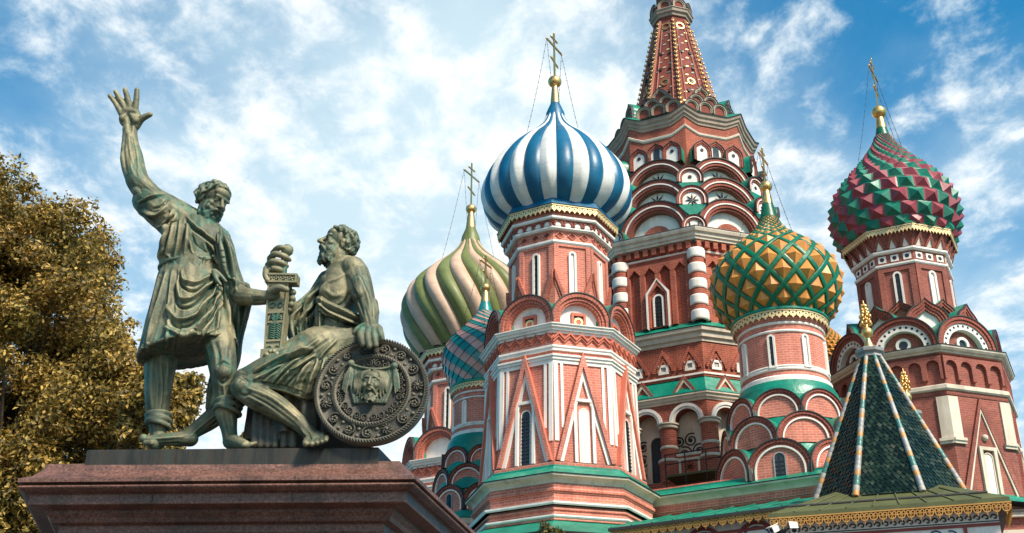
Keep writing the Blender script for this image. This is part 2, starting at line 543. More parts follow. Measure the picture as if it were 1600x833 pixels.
CROSS_DIR = Vector((0.49, 0.87, 0)).normalized()
def cross_and_chains(dome, z_cone, r_cone, z_ball, r_ball, z_top, z_anchor, r_anchor, neck_mat, z_neck, r_neck, arm=1.0):
    """neck, gilded cone, ball and three-armed cross on top of an onion dome, with four stay chains"""
    mb = MB(); revolve(mb, [(r_neck, z_neck), (r_neck * .86, z_neck + (z_cone - z_neck) * .45), (r_cone, z_cone)], 24, sharp=False)
    mb.build('neck', M[neck_mat], dome)
    mb = MB()
    revolve(mb, [(r_cone * 1.02, z_cone), (r_cone * .8, z_cone + (z_ball - z_cone) * .5), (r_cone * .62, z_ball - r_ball * .8)], 20, sharp=False)
    ball(mb, (0, 0, z_ball), r_ball, 20, sq=(1, 1, .94))
    mb.build('finial', M['gold'], dome)
    c = MB(); h = z_top - z_ball; X = CROSS_DIR; N_ = Vector((X.y, -X.x, 0)); t = 0.043
    def bar(p, q, w):
        p, q = Vector(p), Vector(q); d = (q - p).normalized(); s = d.cross(N_).normalized()
        fr = Fr(p, t=s, n=N_, up=d); L = (q - p).length
        box(c, fr, -w, 0, w, L, -t * .8, t * .8)
        for e in (p, q):
            ball(c, e, w * 1.25, 8)
    zb = z_ball + r_ball * .8
    bar((0, 0, zb), (0, 0, z_top), t)
    za = zb + (z_top - zb) * .70
    bar(Vector((0, 0, za)) - X * arm * .78, Vector((0, 0, za)) + X * arm * .78, t)
    zc = zb + (z_top - zb) * .86
    bar(Vector((0, 0, zc)) - X * arm * .32, Vector((0, 0, zc)) + X * arm * .32, t * .9)
    zd = zb + (z_top - zb) * .34
    bar(Vector((0, 0, zd + .11)) - X * arm * .34, Vector((0, 0, zd - .11)) + X * arm * .34, t * .9)
    c.build('cross', M['gold'], dome)
    for sgn, off in ((-1, -.5), (-1, .5), (1, -.5), (1, .5)):
        a = Vector((0, 0, za)) + X * sgn * arm * .76
        b = X * sgn * r_anchor * .87 + N_ * off * r_anchor + Vector((0, 0, z_anchor))
        pts = []
        for i in range(9):
            u = i / 8
            pts.append(a.lerp(b, u) - Vector((0, 0, .9 * u * (1 - u))))
        ch = MB(); tube(ch, pts, 0.011, 4)
        for i in range(1, 16):
            u = i / 16
            ball(ch, a.lerp(b, u) - Vector((0, 0, .9 * u * (1 - u))), 0.026, 6)
        ch.build('stay_chain', M['iron'], dome)

class Onion:
    """a surface of revolution through a profile, measured also by its conformal height"""
    def __init__(s, prof, n=240):
        s.P = dense(prof, n)                     # bottom -> top
        s.tau = [0.0]
        for a, b in zip(s.P, s.P[1:]):
            s.tau.append(s.tau[-1] + hypot(b[0] - a[0], b[1] - a[1]) / max(0.05, (a[0] + b[0]) / 2))
        s.T = s.tau[-1]
    def rz(s, tau):
        tau = min(max(tau, 0), s.T)
        lo, hi = 0, len(s.tau) - 1
        while hi - lo > 1:
            m = (lo + hi) // 2
            if s.tau[m] <= tau: lo = m
            else: hi = m
        u = (tau - s.tau[lo]) / max(1e-9, s.tau[hi] - s.tau[lo])
        a, b = s.P[lo], s.P[hi]
        return a[0] + (b[0] - a[0]) * u, a[1] + (b[1] - a[1]) * u
    def pos(s, th, tau, out=0.0):
        r, z = s.rz(tau)
        p = Vector((r * sin(th), -r * cos(th), z))
        return p + s.normal(th, tau) * out if out else p
    def normal(s, th, tau):
        a, b = s.rz(tau - .02), s.rz(tau + .02)
        dr, dz = b[0] - a[0], b[1] - a[1]
        l = hypot(dr, dz) or 1
        nr, nz = dz / l, -dr / l
        return Vector((nr * sin(th), -nr * cos(th), nz))

def ribbon(mb, on, pts, w, h, m=0):
    """a raised flat strip along (theta, tau) points of an onion; w is a fraction of the radius"""
    rows = []
    for i, (th, ta) in enumerate(pts):
        a = on.pos(*pts[max(i - 1, 0)]); b = on.pos(*pts[min(i + 1, len(pts) - 1)])
        d = (b - a).normalized(); n = on.normal(th, ta); s = d.cross(n).normalized()
        r = on.rz(ta)[0]; p = on.pos(th, ta); ww = w * r; hh = h * min(1.0, .3 + r / 2.2)
        rows.append([p - s * ww - n * .04, p - s * ww + n * hh * .8, p - s * ww * .5 + n * hh, p + s * ww * .5 + n * hh, p + s * ww + n * hh * .8, p + s * ww - n * .04])
    mb.grid(rows, m=m, sm=False)

def striped_dome(name, parent, prof, n, mats, twist=0.0, amp=(0.03, 0.03), ridge=(False, True), seg=8, nz=64, start=0.0, fade=0.0):
    P = dense(prof, nz); mb = MB(); zb, zt = P[0][1], P[-1][1]
    for k in range(n):
        c = k % 2
        rows = []
        for i, (r, z) in enumerate(P):
            f = (z - zb) / (zt - zb)
            row = []
            for j in range(seg + 1):
                t = j / seg
                lobe = (1 - abs(2 * t - 1)) if ridge[c] else sin(pi * t) ** .75
                th = start + 2 * pi * (k + t) / n + twist * f
                a = amp[c] * (1 - fade * f)
                rr = r * (1 + a * lobe) - 0.012 * (j in (0, seg))
                row.append((rr * sin(th), -rr * cos(th), z))
            rows.append(row)
        mb.grid(rows, m=c, sm=True)
    return mb.build(name, mats, parent)
# ------------------------------------------------------------------ the two octagonal churches on the left
def octagon_church(root, phi, s, zo, full=True, rosette=True):
    """built from real heights read for the blue domed church; s and zo fit it to the olive domed one"""
    def q(z): return zo + s * (z - 27.18)
    def pr(lst): return [(r * s, q(z)) + tuple(x[2:]) for x in lst for r, z in [x[:2]]]
    c8 = cos(pi / 8)
    B, WH, CR, GR, LP = 0, 1, 2, 3, 4
    mats = [M['brick_pink'], M['white'], M['cream'], M['green'], M['lip']]
    faces = [phi + pi / 8 + k * pi / 4 for k in range(8)]
    corners = [phi + k * pi / 4 for k in range(8)]
    # base storey
    mb = MB()
    octring(mb, pr([(3.72, 0.0 if s == 1 else 10), (3.72, 13.2), (3.80, 13.22), (3.80, 13.33)]), phi)
    octring(mb, pr([(3.70, 13.42), (3.70, 13.62), (3.76, 13.62), (3.76, 13.70), (3.66, 13.70), (3.66, 13.80), (3.84, 13.80)]), phi)
    octring(mb, pr([(3.62, 13.93), (3.62, 14.30), (3.67, 14.30), (3.67, 14.36), (3.73, 14.36), (3.73, 14.46), (3.66, 14.46), (3.66, 14.66)]), phi)
    mb.build('base_wall', M['brick_pink'], root)
    mb = MB()
    for za, zb, ra, rb in ((13.31, 13.44, 3.78, 3.86), (13.80, 13.95, 3.80, 3.90)):
        octring(mb, pr([(ra - .2, za), (rb - .04, za), (rb, za + .05), (rb, zb - .03), (ra - .02, zb), (ra - .25, zb)]), phi)
    mb.build('white_moulding', M['white'], root)
    mb = MB()
    pf = [(3.58, 14.66), (3.64, 14.67)] + [(3.66 + .31 * (1 - cos(pi / 2 * t / 5)), 14.68 + .22 * sin(pi / 2 * t / 5)) for t in range(6)] + [(3.98, 14.97), (3.6, 14.985)]
    octring(mb, pr(pf), phi)
    mb.build('base_cornice', M['cream'], root)
    mb = MB()
    octring(mb, pr([(4.02, 14.975, 1), (4.03, 15.0, 0), (3.52, 15.34, 0), (3.52, 15.40, 0), (3.42, 15.46, 0)]), phi)
    octring(mb, pr([(3.46, 15.44, 2), (3.46, 15.56, 1), (3.2, 15.60, 1)]), phi)
    if full:
        octring(mb, pr([(5.6, 12.35, 1), (5.62, 12.40, 0), (3.7, 13.22, 0)]), phi)
    mb.build('skirt_roof', [M['green'], M['lip'], M['brick_pink']], root)
    # wall storey
    mb = MB()
    octring(mb, pr([(3.28, 15.5), (3.14, 19.72)]), phi)
    octring(mb, pr([(3.13, 20.02), (3.13, 20.26)]), phi)
    octring(mb, pr([(3.13, 20.46), (3.13, 21.03)]), phi)
    mb.build('wall', M['brick_pink'], root)
    mb = MB()
    octring(mb, pr([(2.9, 19.70), (3.20, 19.70), (3.20, 19.84), (3.26, 19.86), (3.26, 19.96), (3.32, 19.98), (3.32, 20.05), (3.0, 20.07)]), phi)
    octring(mb, pr([(2.9, 20.25), (3.21, 20.25), (3.21, 20.36), (3.26, 20.38), (3.26, 20.46), (3.0, 20.48)]), phi)
    mb.build('white_moulding', M['white'], root)
    mb = MB()
    octring(mb, pr([(2.9, 21.0), (3.20, 21.0), (3.22, 21.08), (3.30, 21.10), (3.31, 21.18), (3.40, 21.21), (3.41, 21.30), (3.47, 21.31), (3.47, 21.35), (2.9, 21.37)]), phi)
    mb.build('cornice', M['white'], root)
    for a in faces:
        if cos(a + atan2(root.location.x, root.location.y)) < -.25: continue
        hw = 3.14 * s * sin(pi / 8)
        fr = face_frame(a, 3.13 * s * c8, q(20.75))
        # zigzag of brick under the cornice
        mb = MB(); n = 5; w = 2 * hw / n; hgt = .24 * s; off = 0
        for lay, (o0, d) in enumerate(((0.0, .13), (-.11 * s, .08))):
            zig = []
            for i in range(2 * n + 1):
                zig.append((-hw + w * i / 2, o0 + (hgt if i % 2 else 0) - .04))
            up = [(u, v + .10 * s) for u, v in zig]
            band(mb, fr, up, zig, -.02, d, 0)
        mb.build('zigzag_course', M['salmon'], root)
        # tall raised gable on the face
        fr = face_frame(a, 3.22 * s * c8, q(15.62))
        fr.up = (Vector((0, 0, 1)) * (4.2 * s) - fr.n * (.10 * s)).normalized()
        H = 4.62 * s; bw = 1.22 * s
        mb = MB()
        o = [(bw, 0), (0, H), (-bw, 0)]
        def inset(k): return [(bw - k * 1.04, 0), (0, H - k * 3.8), (-bw + k * 1.04, 0)]
        band(mb, fr, o, inset(.17 * s), -.15, .24 * s, 0, ms=1)
        g = mb.build('gable', [M['brick_pink'], M['salmon']], root)
        mb = MB(); band(mb, fr, inset(.172 * s), inset(.315 * s), -.05, .13 * s); mb.build('moulding', M['white'], g)
        mb = MB(); tri = inset(.31 * s); mb.face([fr(u, v, .035) for u, v in tri], tri); mb.build('infill', M['brick_pink'], g)
        # white frame with a slit window
        fw, fh = .43 * s, 2.62 * s
        mb = MB()
        band(mb, fr, [(fw, 0), (fw, fh), (-fw, fh), (-fw, 0)], [(fw - .12 * s, 0), (fw - .12 * s, fh - .12 * s), (-fw + .12 * s, fh - .12 * s), (-fw + .12 * s, 0)], -.02, .16 * s)
        mb.build('surround', M['white'], g)
        idx = faces.index(a)
        dk = (idx % 2 == 1)
        window(g, fr.moved(0, 0, .05), 0, .02, .37 * s, 2.20 * s, .035, 'dark' if dk else 'white', 'white', .03, bars=14 if dk else 0, sill=False)
        # pilaster strips on each side of the gable
    for a in corners:
        if cos(a + atan2(root.location.x, root.location.y)) < -.35: continue
        for da in (-1, 1):
            fa = a + da * pi / 8
            fr = face_frame(fa, 3.15 * s * c8, q(15.7))
            fr.up = (Vector((0, 0, 1)) * (4.2 * s) - fr.n * (.09 * s)).normalized()
            fr.o += fr.n * .06 * s
            mb = MB()
            uc = -da * 3.15 * s * sin(pi / 8)
            e = uc + da * .17 * s
            lo, hi = min(uc, e), max(uc, e)
            box(mb, fr, lo, .75 * s, hi, 4.02 * s, -.1, .09 * s)
            e2 = uc + da * .285 * s; e3 = uc + da * .40 * s
            lo, hi = min(e2, e3), max(e2, e3)
            box(mb, fr, lo, 1.3 * s, hi, 4.02 * s, -.1, .07 * s)
            mb.build('pilaster', M['white'], root)
    # kokoshniks
    for a in faces:
        fr = face_frame(a, 3.16 * s * c8, q(21.36))
        k = kokoshnik(root, fr, 1.235 * s, .26 * s, 1.2 * s, 0, ((1.0, .87, .06, 'b'), (.87, .76, -.02, 'b'), (.76, .69, -.08, 'b')), 'white', -.34 * s, 'brick_edge', n=22)
        if not rosette: continue
        mb = MB(); f2 = fr.moved(0, .05 * s, -.34 * s)
        b_ = .31 * s
        band(mb, f2, [(b_, 0), (b_, .68 * s), (-b_, .68 * s), (-b_, 0)], [(b_ * .68, 0), (b_ * .68, .56 * s), (-b_ * .68, .56 * s), (-b_ * .68, 0)], 0, .10, 0)
        band(mb, f2, circle(0, .29 * s, b_ * .64), circle(0, .29 * s, b_ * .36), 0, .07, 1, closed=True)
        slab(mb, f2, circle(0, .29 * s, b_ * .34), 0, .05, 0)
        mb.face([f2(u, v, .03) for u, v in rect(-b_ * .68, 0, b_ * .68, .56 * s)], m=2)
        for i in range(4):
            t = pi / 4 + i * pi / 2
            slab(mb, f2, [(u + b_ * .6 * cos(t) * 1.0, .29 * s + v + b_ * .58 * sin(t)) for u, v in circle(0, 0, b_ * .12, 8)], 0, .06, 1)
        mb.build('rosette_panel', [M['salmon'], M['gold_trim'], M['lip']], k)
    mb = MB()
    octring(mb, pr([(2.62, 21.37), (2.60, 22.2), (2.13, 22.80), (2.12, 22.85)]), phi)
    mb.build('lower_roof', M['green'], root)
    # drum
    mb = MB()
    octring(mb, pr([(2.14, 21.4), (2.14, 25.55)]), phi)
    octring(mb, pr([(2.19, 25.70), (2.19, 26.16)]), phi)
    octring(mb, pr([(2.30, 26.28), (2.32, 26.42), (2.46, 26.56)]), phi)
    octring(mb, pr([(2.46, 26.70), (2.48, 26.90), (2.50, 27.17)]), phi)
    mb.build('drum', M['brick_pink'], root)
    mb = MB()
    octring(mb, pr([(2.0, 25.53), (2.22, 25.53), (2.27, 25.59), (2.27, 25.68), (2.18, 25.71)]), phi)
    octring(mb, pr([(2.1, 26.14), (2.34, 26.14), (2.40, 26.19), (2.40, 26.27), (2.28, 26.30)]), phi)
    octring(mb, pr([(2.3, 26.56), (2.52, 26.56), (2.56, 26.61), (2.56, 26.69), (2.45, 26.72)]), phi)
    mb.build('drum_moulding', M['white'], root)
    for k, a in enumerate(faces):
        hw = 2.15 * s * sin(pi / 8)
        fr = face_frame(a, 2.14 * s * c8, 0)
        # sunk panel edges
        mb = MB()
        zt, zl = q(25.42), q(22.6)
        band(mb, fr, [(hw, zl), (hw, q(25.53)), (-hw, q(25.53)), (-hw, zl)], [(hw * .74, zl), (hw * .74, zt), (-hw * .74, zt), (-hw * .74, zl)], -.05, .06 * s)
        mb.build('panel_edge', M['brick_pink'], root)
        window(root, fr, 0, q(22.85), .17 * s, 2.28 * s, .085 * s, 'dark' if k in (7, 3) else 'white', proud=.09, bars=8 if k in (7, 3) else 0)
        # little arches and diamonds
        for i in range(3):
            mb = MB()
            u = -hw + 2 * hw * (i + .5) / 3
            f = face_frame(a, 2.19 * s * c8, q(25.93))
            slab(mb, f, [(u - .155 * s, 0), (u, -.135 * s), (u + .155 * s, 0), (u, .135 * s)], .0, .012, 1)
            band(mb, f, [(u - .20 * s, 0), (u, -.175 * s), (u + .20 * s, 0), (u, .175 * s)], [(u - .155 * s, 0), (u, -.135 * s), (u + .155 * s, 0), (u, .135 * s)], 0, .05, 0, closed=True)
            mb.build('diamond', [M['brick_pink'], M['brick_dark']], root)
        mb = MB()
        f = face_frame(a, 2.40 * s * c8, q(26.29))
        for i in range(4):
            u = -hw * 1.06 + 2.12 * hw * (i + .5) / 4
            r = hw * 1.06 / 4
            band(mb, f, arc(u, 0, r * .98, 10, stilt=.07 * s), arc(u, 0, r * .62, 10, stilt=.07 * s), -.1, .05, 0, radial=True)
            pl = arc(u, 0, r * .62, 10, stilt=.07 * s)
            mb.face([f(x, y, .0) for x, y in pl], m=1)
        mb.build('blind_arch_course', [M['brick_edge_dark'], M['white']], root)
    for a in corners:
        for da in (-1, 1):
            fa = a + da * pi / 8
            hw = 2.15 * s * sin(pi / 8)
            fr = face_frame(fa, 2.15 * s * c8, q(22.7))
            uc = -da * hw
            mb = MB()
            H = 1.58 * s; b_ = .60 * s; t_ = .16 * s
            o = [(uc, H), (uc + da * b_, 0)]; i_ = [(uc, H - t_ * 2.3), (uc + da * (b_ - t_), 0)]
            if da < 0: o, i_ = o[::-1], i_[::-1]
            band(mb, fr, o, i_, -.05, .17 * s, 0, radial=True)
            o2 = [(uc, H - t_ * 2.3), (uc + da * (b_ - t_), 0)]; i2 = [(uc, H - t_ * 3.9), (uc + da * (b_ - t_ * 1.7), 0)]
            if da < 0: o2, i2 = o2[::-1], i2[::-1]
            band(mb, fr, o2, i2, -.05, .10 * s, 0, radial=True)
            mb.build('corner_gable', M['brick_edge'], root)
    lace_oct(root, 2.70 * s, q(26.80), q(27.17), phi, 9)
    return q

def blue_church():
    X, Y = 2.03, 50.0
    root = tag(empty('church_tower', (X, Y, 0)), 'pink brick octagonal church tower under the blue and white striped onion dome', 'tower', 'towers of the onion domed cathedral')
    phi = rad(-7.1)
    octagon_church(root, phi, 1.0, 27.18)
    mb = MB(); octring(mb, [(2.4, 27.15, 1), (2.74, 27.165, 1), (2.75, 27.20, 0), (2.50, 27.66, 0)], phi); mb.build('dome_skirt', [M['blue'], M['lip']], root)
    prof = [(2.22, 27.25), (2.42, 27.50), (2.86, 27.82), (3.19, 28.35), (3.28, 29.04), (3.05, 29.90), (2.48, 30.80), (1.84, 31.50), (1.24, 32.05), (.78, 32.55), (.54, 32.95), (.42, 33.25)]
    d = striped_dome('dome', root, prof, 28, [M['blue'], M['dome_white']], 0, (.035, .05), (False, True), start=rad(-8.5) + 2 * pi / 56)
    cross_and_chains(d, 33.93, .215, 35.16, .325, 37.95, 31.9, 1.55, 'blue', 32.95, .50, 1.0)
blue_church()

def olive_church():
    X, Y = -2.5, 67.7
    root = tag(empty('church_tower', (X, Y, 0)), 'octagonal church tower behind the shield, under the swirled olive and tan onion dome', 'tower', 'towers of the onion domed cathedral')
    phi = rad(-5)
    octagon_church(root, phi, 1.13, 27.75, full=False, rosette=False)
    mb = MB(); octring(mb, [(2.7, 27.73, 1), (3.08, 27.745, 1), (3.09, 27.80, 0), (2.8, 28.25, 0)], phi); mb.build('dome_skirt', [M['olive'], M['lip']], root)
    prof = [(2.75, 27.9), (3.1, 28.5), (3.48, 29.35), (3.72, 30.3), (3.72, 31.2), (3.35, 32.25), (2.5, 33.25), (1.75, 33.95), (1.15, 34.55), (.74, 35.1), (.50, 35.6)]
    d = striped_dome('dome', root, prof, 24, [M['olive'], M['tan']], rad(-58), (.08, .08), (False, False), seg=8, nz=72)
    cross_and_chains(d, 36.45, .30, 37.77, .33, 41.0, 33.9, 1.9, 'olive', 35.35, .62, 1.15)
olive_church()
# ------------------------------------------------------------------ the two small round churches
def round_church(root, s, zo, z_ref, a0, dome_fn, base_z, tiers, win0):
    """heights read for the church with the latticed dome; s and zo fit it to the teal one"""
    def q(z): return zo + s * (z - z_ref)
    vis = lambda a: cos(a + atan2(root.location.x, root.location.y)) > -.3
    c8 = cos(pi / 8)
    mb = MB()
    octring(mb, [(2.9 * s, base_z), (2.9 * s, q(15.1)), (2.6 * s, q(16.4)), (2.3 * s, q(17.9))], a0 + pi / 8)
    mb.build('base_wall', M['brick_pink'], root)
    for (ap, z, R, h, stag, tsc, with_win) in tiers:
        for k in range(8):
            a = a0 + (k + (.5 if stag else 0)) * pi / 4
            if not vis(a): continue
            fr = face_frame(a, ap * s, q(z))
            o = kokoshnik(root, fr, R * s, h * s, 1.3 * s, 0, ((1.0, .90, .05, 'b'), (.90, .80, .0, 'b'), (.80, .745, .03, 'w')), 'brick_pink', -.05, 'brick_edge_dark', n=22, drop=.05)
            if with_win and k % 2 == 0:
                window(o, fr.moved(0, 0, -.06), 0, .0, .40 * s, 1.02 * s, .05, 'dark', 'grey_metal', .05, bars=5, sill=False)
    mb = MB()
    zc = q(tiers[1][1])
    revolve(mb, [(2.82 * s, q(16.0)), (2.56 * s, q(16.7))], 48)
    revolve(mb, [(2.56 * s, q(17.2)), (2.22 * s, q(17.9))], 48)
    revolve(mb, [(2.22 * s, q(18.2)), (2.20 * s, q(18.75)), (2.12 * s, q(19.15)), (1.97 * s, q(19.45)), (1.8 * s, q(19.50))], 56)
    mb.build('roof', M['green'], root)
    mb = MB(); revolve(mb, [(1.80 * s, q(19.4)), (1.80 * s, q(22.0)), (1.86 * s, q(22.1)), (1.93 * s, q(22.2)), (2.0 * s, q(22.5))], 72)
    mb.build('drum', M['brick_pink'], root)
    mb = MB()
    revolve(mb, [(1.7 * s, q(19.44)), (1.94 * s, q(19.45)), (1.93 * s, q(19.64)), (1.86 * s, q(19.70)), (1.7 * s, q(19.72))], 72)
    mb.build('drum_moulding', M['white'], root)
    for z in (19.93, 20.04, 21.60, 21.96):
        mb = MB(); revolve(mb, [(1.75 * s, q(z - .01)), (1.85 * s, q(z)), (1.87 * s, q(z + .05)), (1.85 * s, q(z + .10)), (1.75 * s, q(z + .11))], 72)
        mb.build('drum_moulding', M['white'], root)
    for k in range(8):
        a = win0 + k * pi / 4
        if not vis(a): continue
        fr = face_frame(a, 1.80 * s, 0)
        dk = k == 0
        window(root, fr, 0, q(20.10), .15 * s, 1.34 * s, .085 * s, 'dark' if dk else 'white', proud=.07, bars=6 if dk else 0)
    lace_oct(root, 2.04 * s, q(22.14), q(22.52), 0, 44, round_=True)
    mb = MB(); revolve(mb, [(2.06 * s, q(22.52)), (2.11 * s, q(22.55)), (2.11 * s, q(22.62)), (1.9 * s, q(22.9))], 72)
    mb.build('dome_skirt', M['green'], root)
    dome_fn(root, q, s)

TIERS_G = ((2.92, 15.10, 1.26, .30, False, 1, True), (2.70, 16.62, 1.14, .05, True, 1, False), (2.34, 17.85, 1.02, .05, False, 1, False))

def lattice_dome(root, q, s):
    prof = [(1.90, 22.6), (2.3, 23.1), (2.62, 23.75), (2.74, 24.5), (2.58, 25.2), (2.1, 25.85), (1.45, 26.42), (.98, 26.86), (.68, 27.22), (.47, 27.55), (.36, 27.9)]
    on = Onion(prof)
    mb = MB(); NT = 60
    rows = [[on.pos(2 * pi * j / 64, on.T * i / NT) for j in range(64)] for i in range(NT + 1)]
    mb.grid(rows, close=True)
    d = mb.build('dome', M['ochre'], root)
    N = 16; D = 2 * pi / N; dt = D * .60; rows_n = int(on.T / dt)
    t0 = .02; start = rad(6)
    sp = MB()
    for j in range(rows_n):
        for i in range(N):
            th = start + (i + (j % 2) * .5) * D
            ta = t0 + j * dt
            def cell(k, kk):
                return on.pos(th + k * D * .40, min(on.T, max(0, ta + kk * dt * .80)), .012)
            l, r_, b, t_ = cell(-1, 0), cell(1, 0), cell(0, -1), cell(0, 1)
            rr = on.rz(ta)[0]
            ap = on.pos(th, ta, .088 * rr)
            for p, q_ in ((l, b), (b, r_), (r_, t_), (t_, l)):
                sp.face([p, q_, ap])
    sp.build('facet', M['ochre'], d)
    rb = MB()
    for i in range(N):
        for sg in (-1, 1):
            pts = []
            nst = rows_n * 3
            for k in range(nst + 1):
                ta = min(on.T, t0 + k * dt / 3)
                pts.append((start + (i + .5) * D + sg * (k / 3) * D * .5, ta))
            ribbon(rb, on, pts, .038, .098 if sg > 0 else .088)
    rb.build('lattice', M['lattice'], d)
    cross_and_chains(d, 28.54, .25, 29.47, .29, 31.5, 26.0, 2.0, 'dark_green', 27.75, .40, .8)

def gold_church():
    root = tag(empty('church_tower', (11.55, 50.0, 0)), 'round brick church tower under the ochre dome with a green lattice', 'tower', 'towers of the onion domed cathedral')
    round_church(root, 1.0, 22.52, 22.52, rad(-23), lattice_dome, 8.0, TIERS_G, rad(-26))
gold_church()

def teal_dome(root, q, s):
    prof = [(1.55, 22.5), (1.72, 23.0), (1.95, 23.6), (2.05, 24.2), (1.9, 24.8), (1.48, 25.35), (1.08, 25.8), (.78, 26.15), (.55, 26.42), (.38, 26.7)]
    on = Onion(prof)
    N = 20; D = 2 * pi / N; dt = D * .44; n = int(on.T / dt) + 1
    mb = MB()
    rows = [[on.pos(2 * pi * j / 48, on.T * i / 40) for j in range(48)] for i in range(41)]
    mb.grid(rows, m=0, close=True)
    for j in range(n + 1):
        for i in range(N):
            th = (i + (j % 2) * .5) * D; ta = j * dt
            rr = on.rz(ta)[0]
            f = lambda k, kk, o: on.pos(th + k * D, min(on.T, max(0, ta + kk * dt)), o * rr)
            b, l, r_, t_ = f(0, -1, .055), f(-.5, 0, .035), f(.5, 0, .035), f(0, 1, .006)
            b0, l0, r0 = f(0, -1, .0), f(-.5, 0, .0), f(.5, 0, .0)
            # diagonal rows of tiles alternate in colour
            c = 1 + ((i - (j + 1) // 2) % 2)
            mb.face([b, r_, t_, l], m=c)
            mb.face([b0, b, l, l0], m=c); mb.face([b, b0, r0, r_], m=c)
    d = mb.build('dome', [M['dark'], M['teal'], M['pink_tile']], root)
    cross_and_chains(d, 27.24, .24, 28.06, .26, 29.9, 25.4, 1.45, 'teal', 26.5, .42, .7)

def teal_church():
    root = tag(empty('church_tower', (-1.35, 58.0, 0)), 'small round brick church tower under the teal and pink tiled dome', 'tower', 'towers of the onion domed cathedral')
    tiers = ((2.80, 14.75, 1.22, .30, False, 1, True), (2.62, 16.25, 1.12, .05, True, 1, False), (2.34, 17.55, 1.0, .05, False, 1, False))
    round_church(root, .82, 22.44, 22.52, rad(-42), teal_dome, 8.0, tiers, rad(8))
    mb = MB()
    q = lambda z: 22.44 + .82 * (z - 22.52)
    octring(mb, [(2.75, q(14.2)), (2.78, q(14.25)), (2.5, q(14.7))], rad(-42) + pi / 8)
    mb.build('skirt_roof', M['green'], root)
    mb = MB(); octring(mb, [(2.5, q(13.7)), (2.7, q(13.9)), (2.72, q(14.2)), (2.4, q(14.22))], rad(-42) + pi / 8); mb.build('cornice', M['cream'], root)
teal_church()
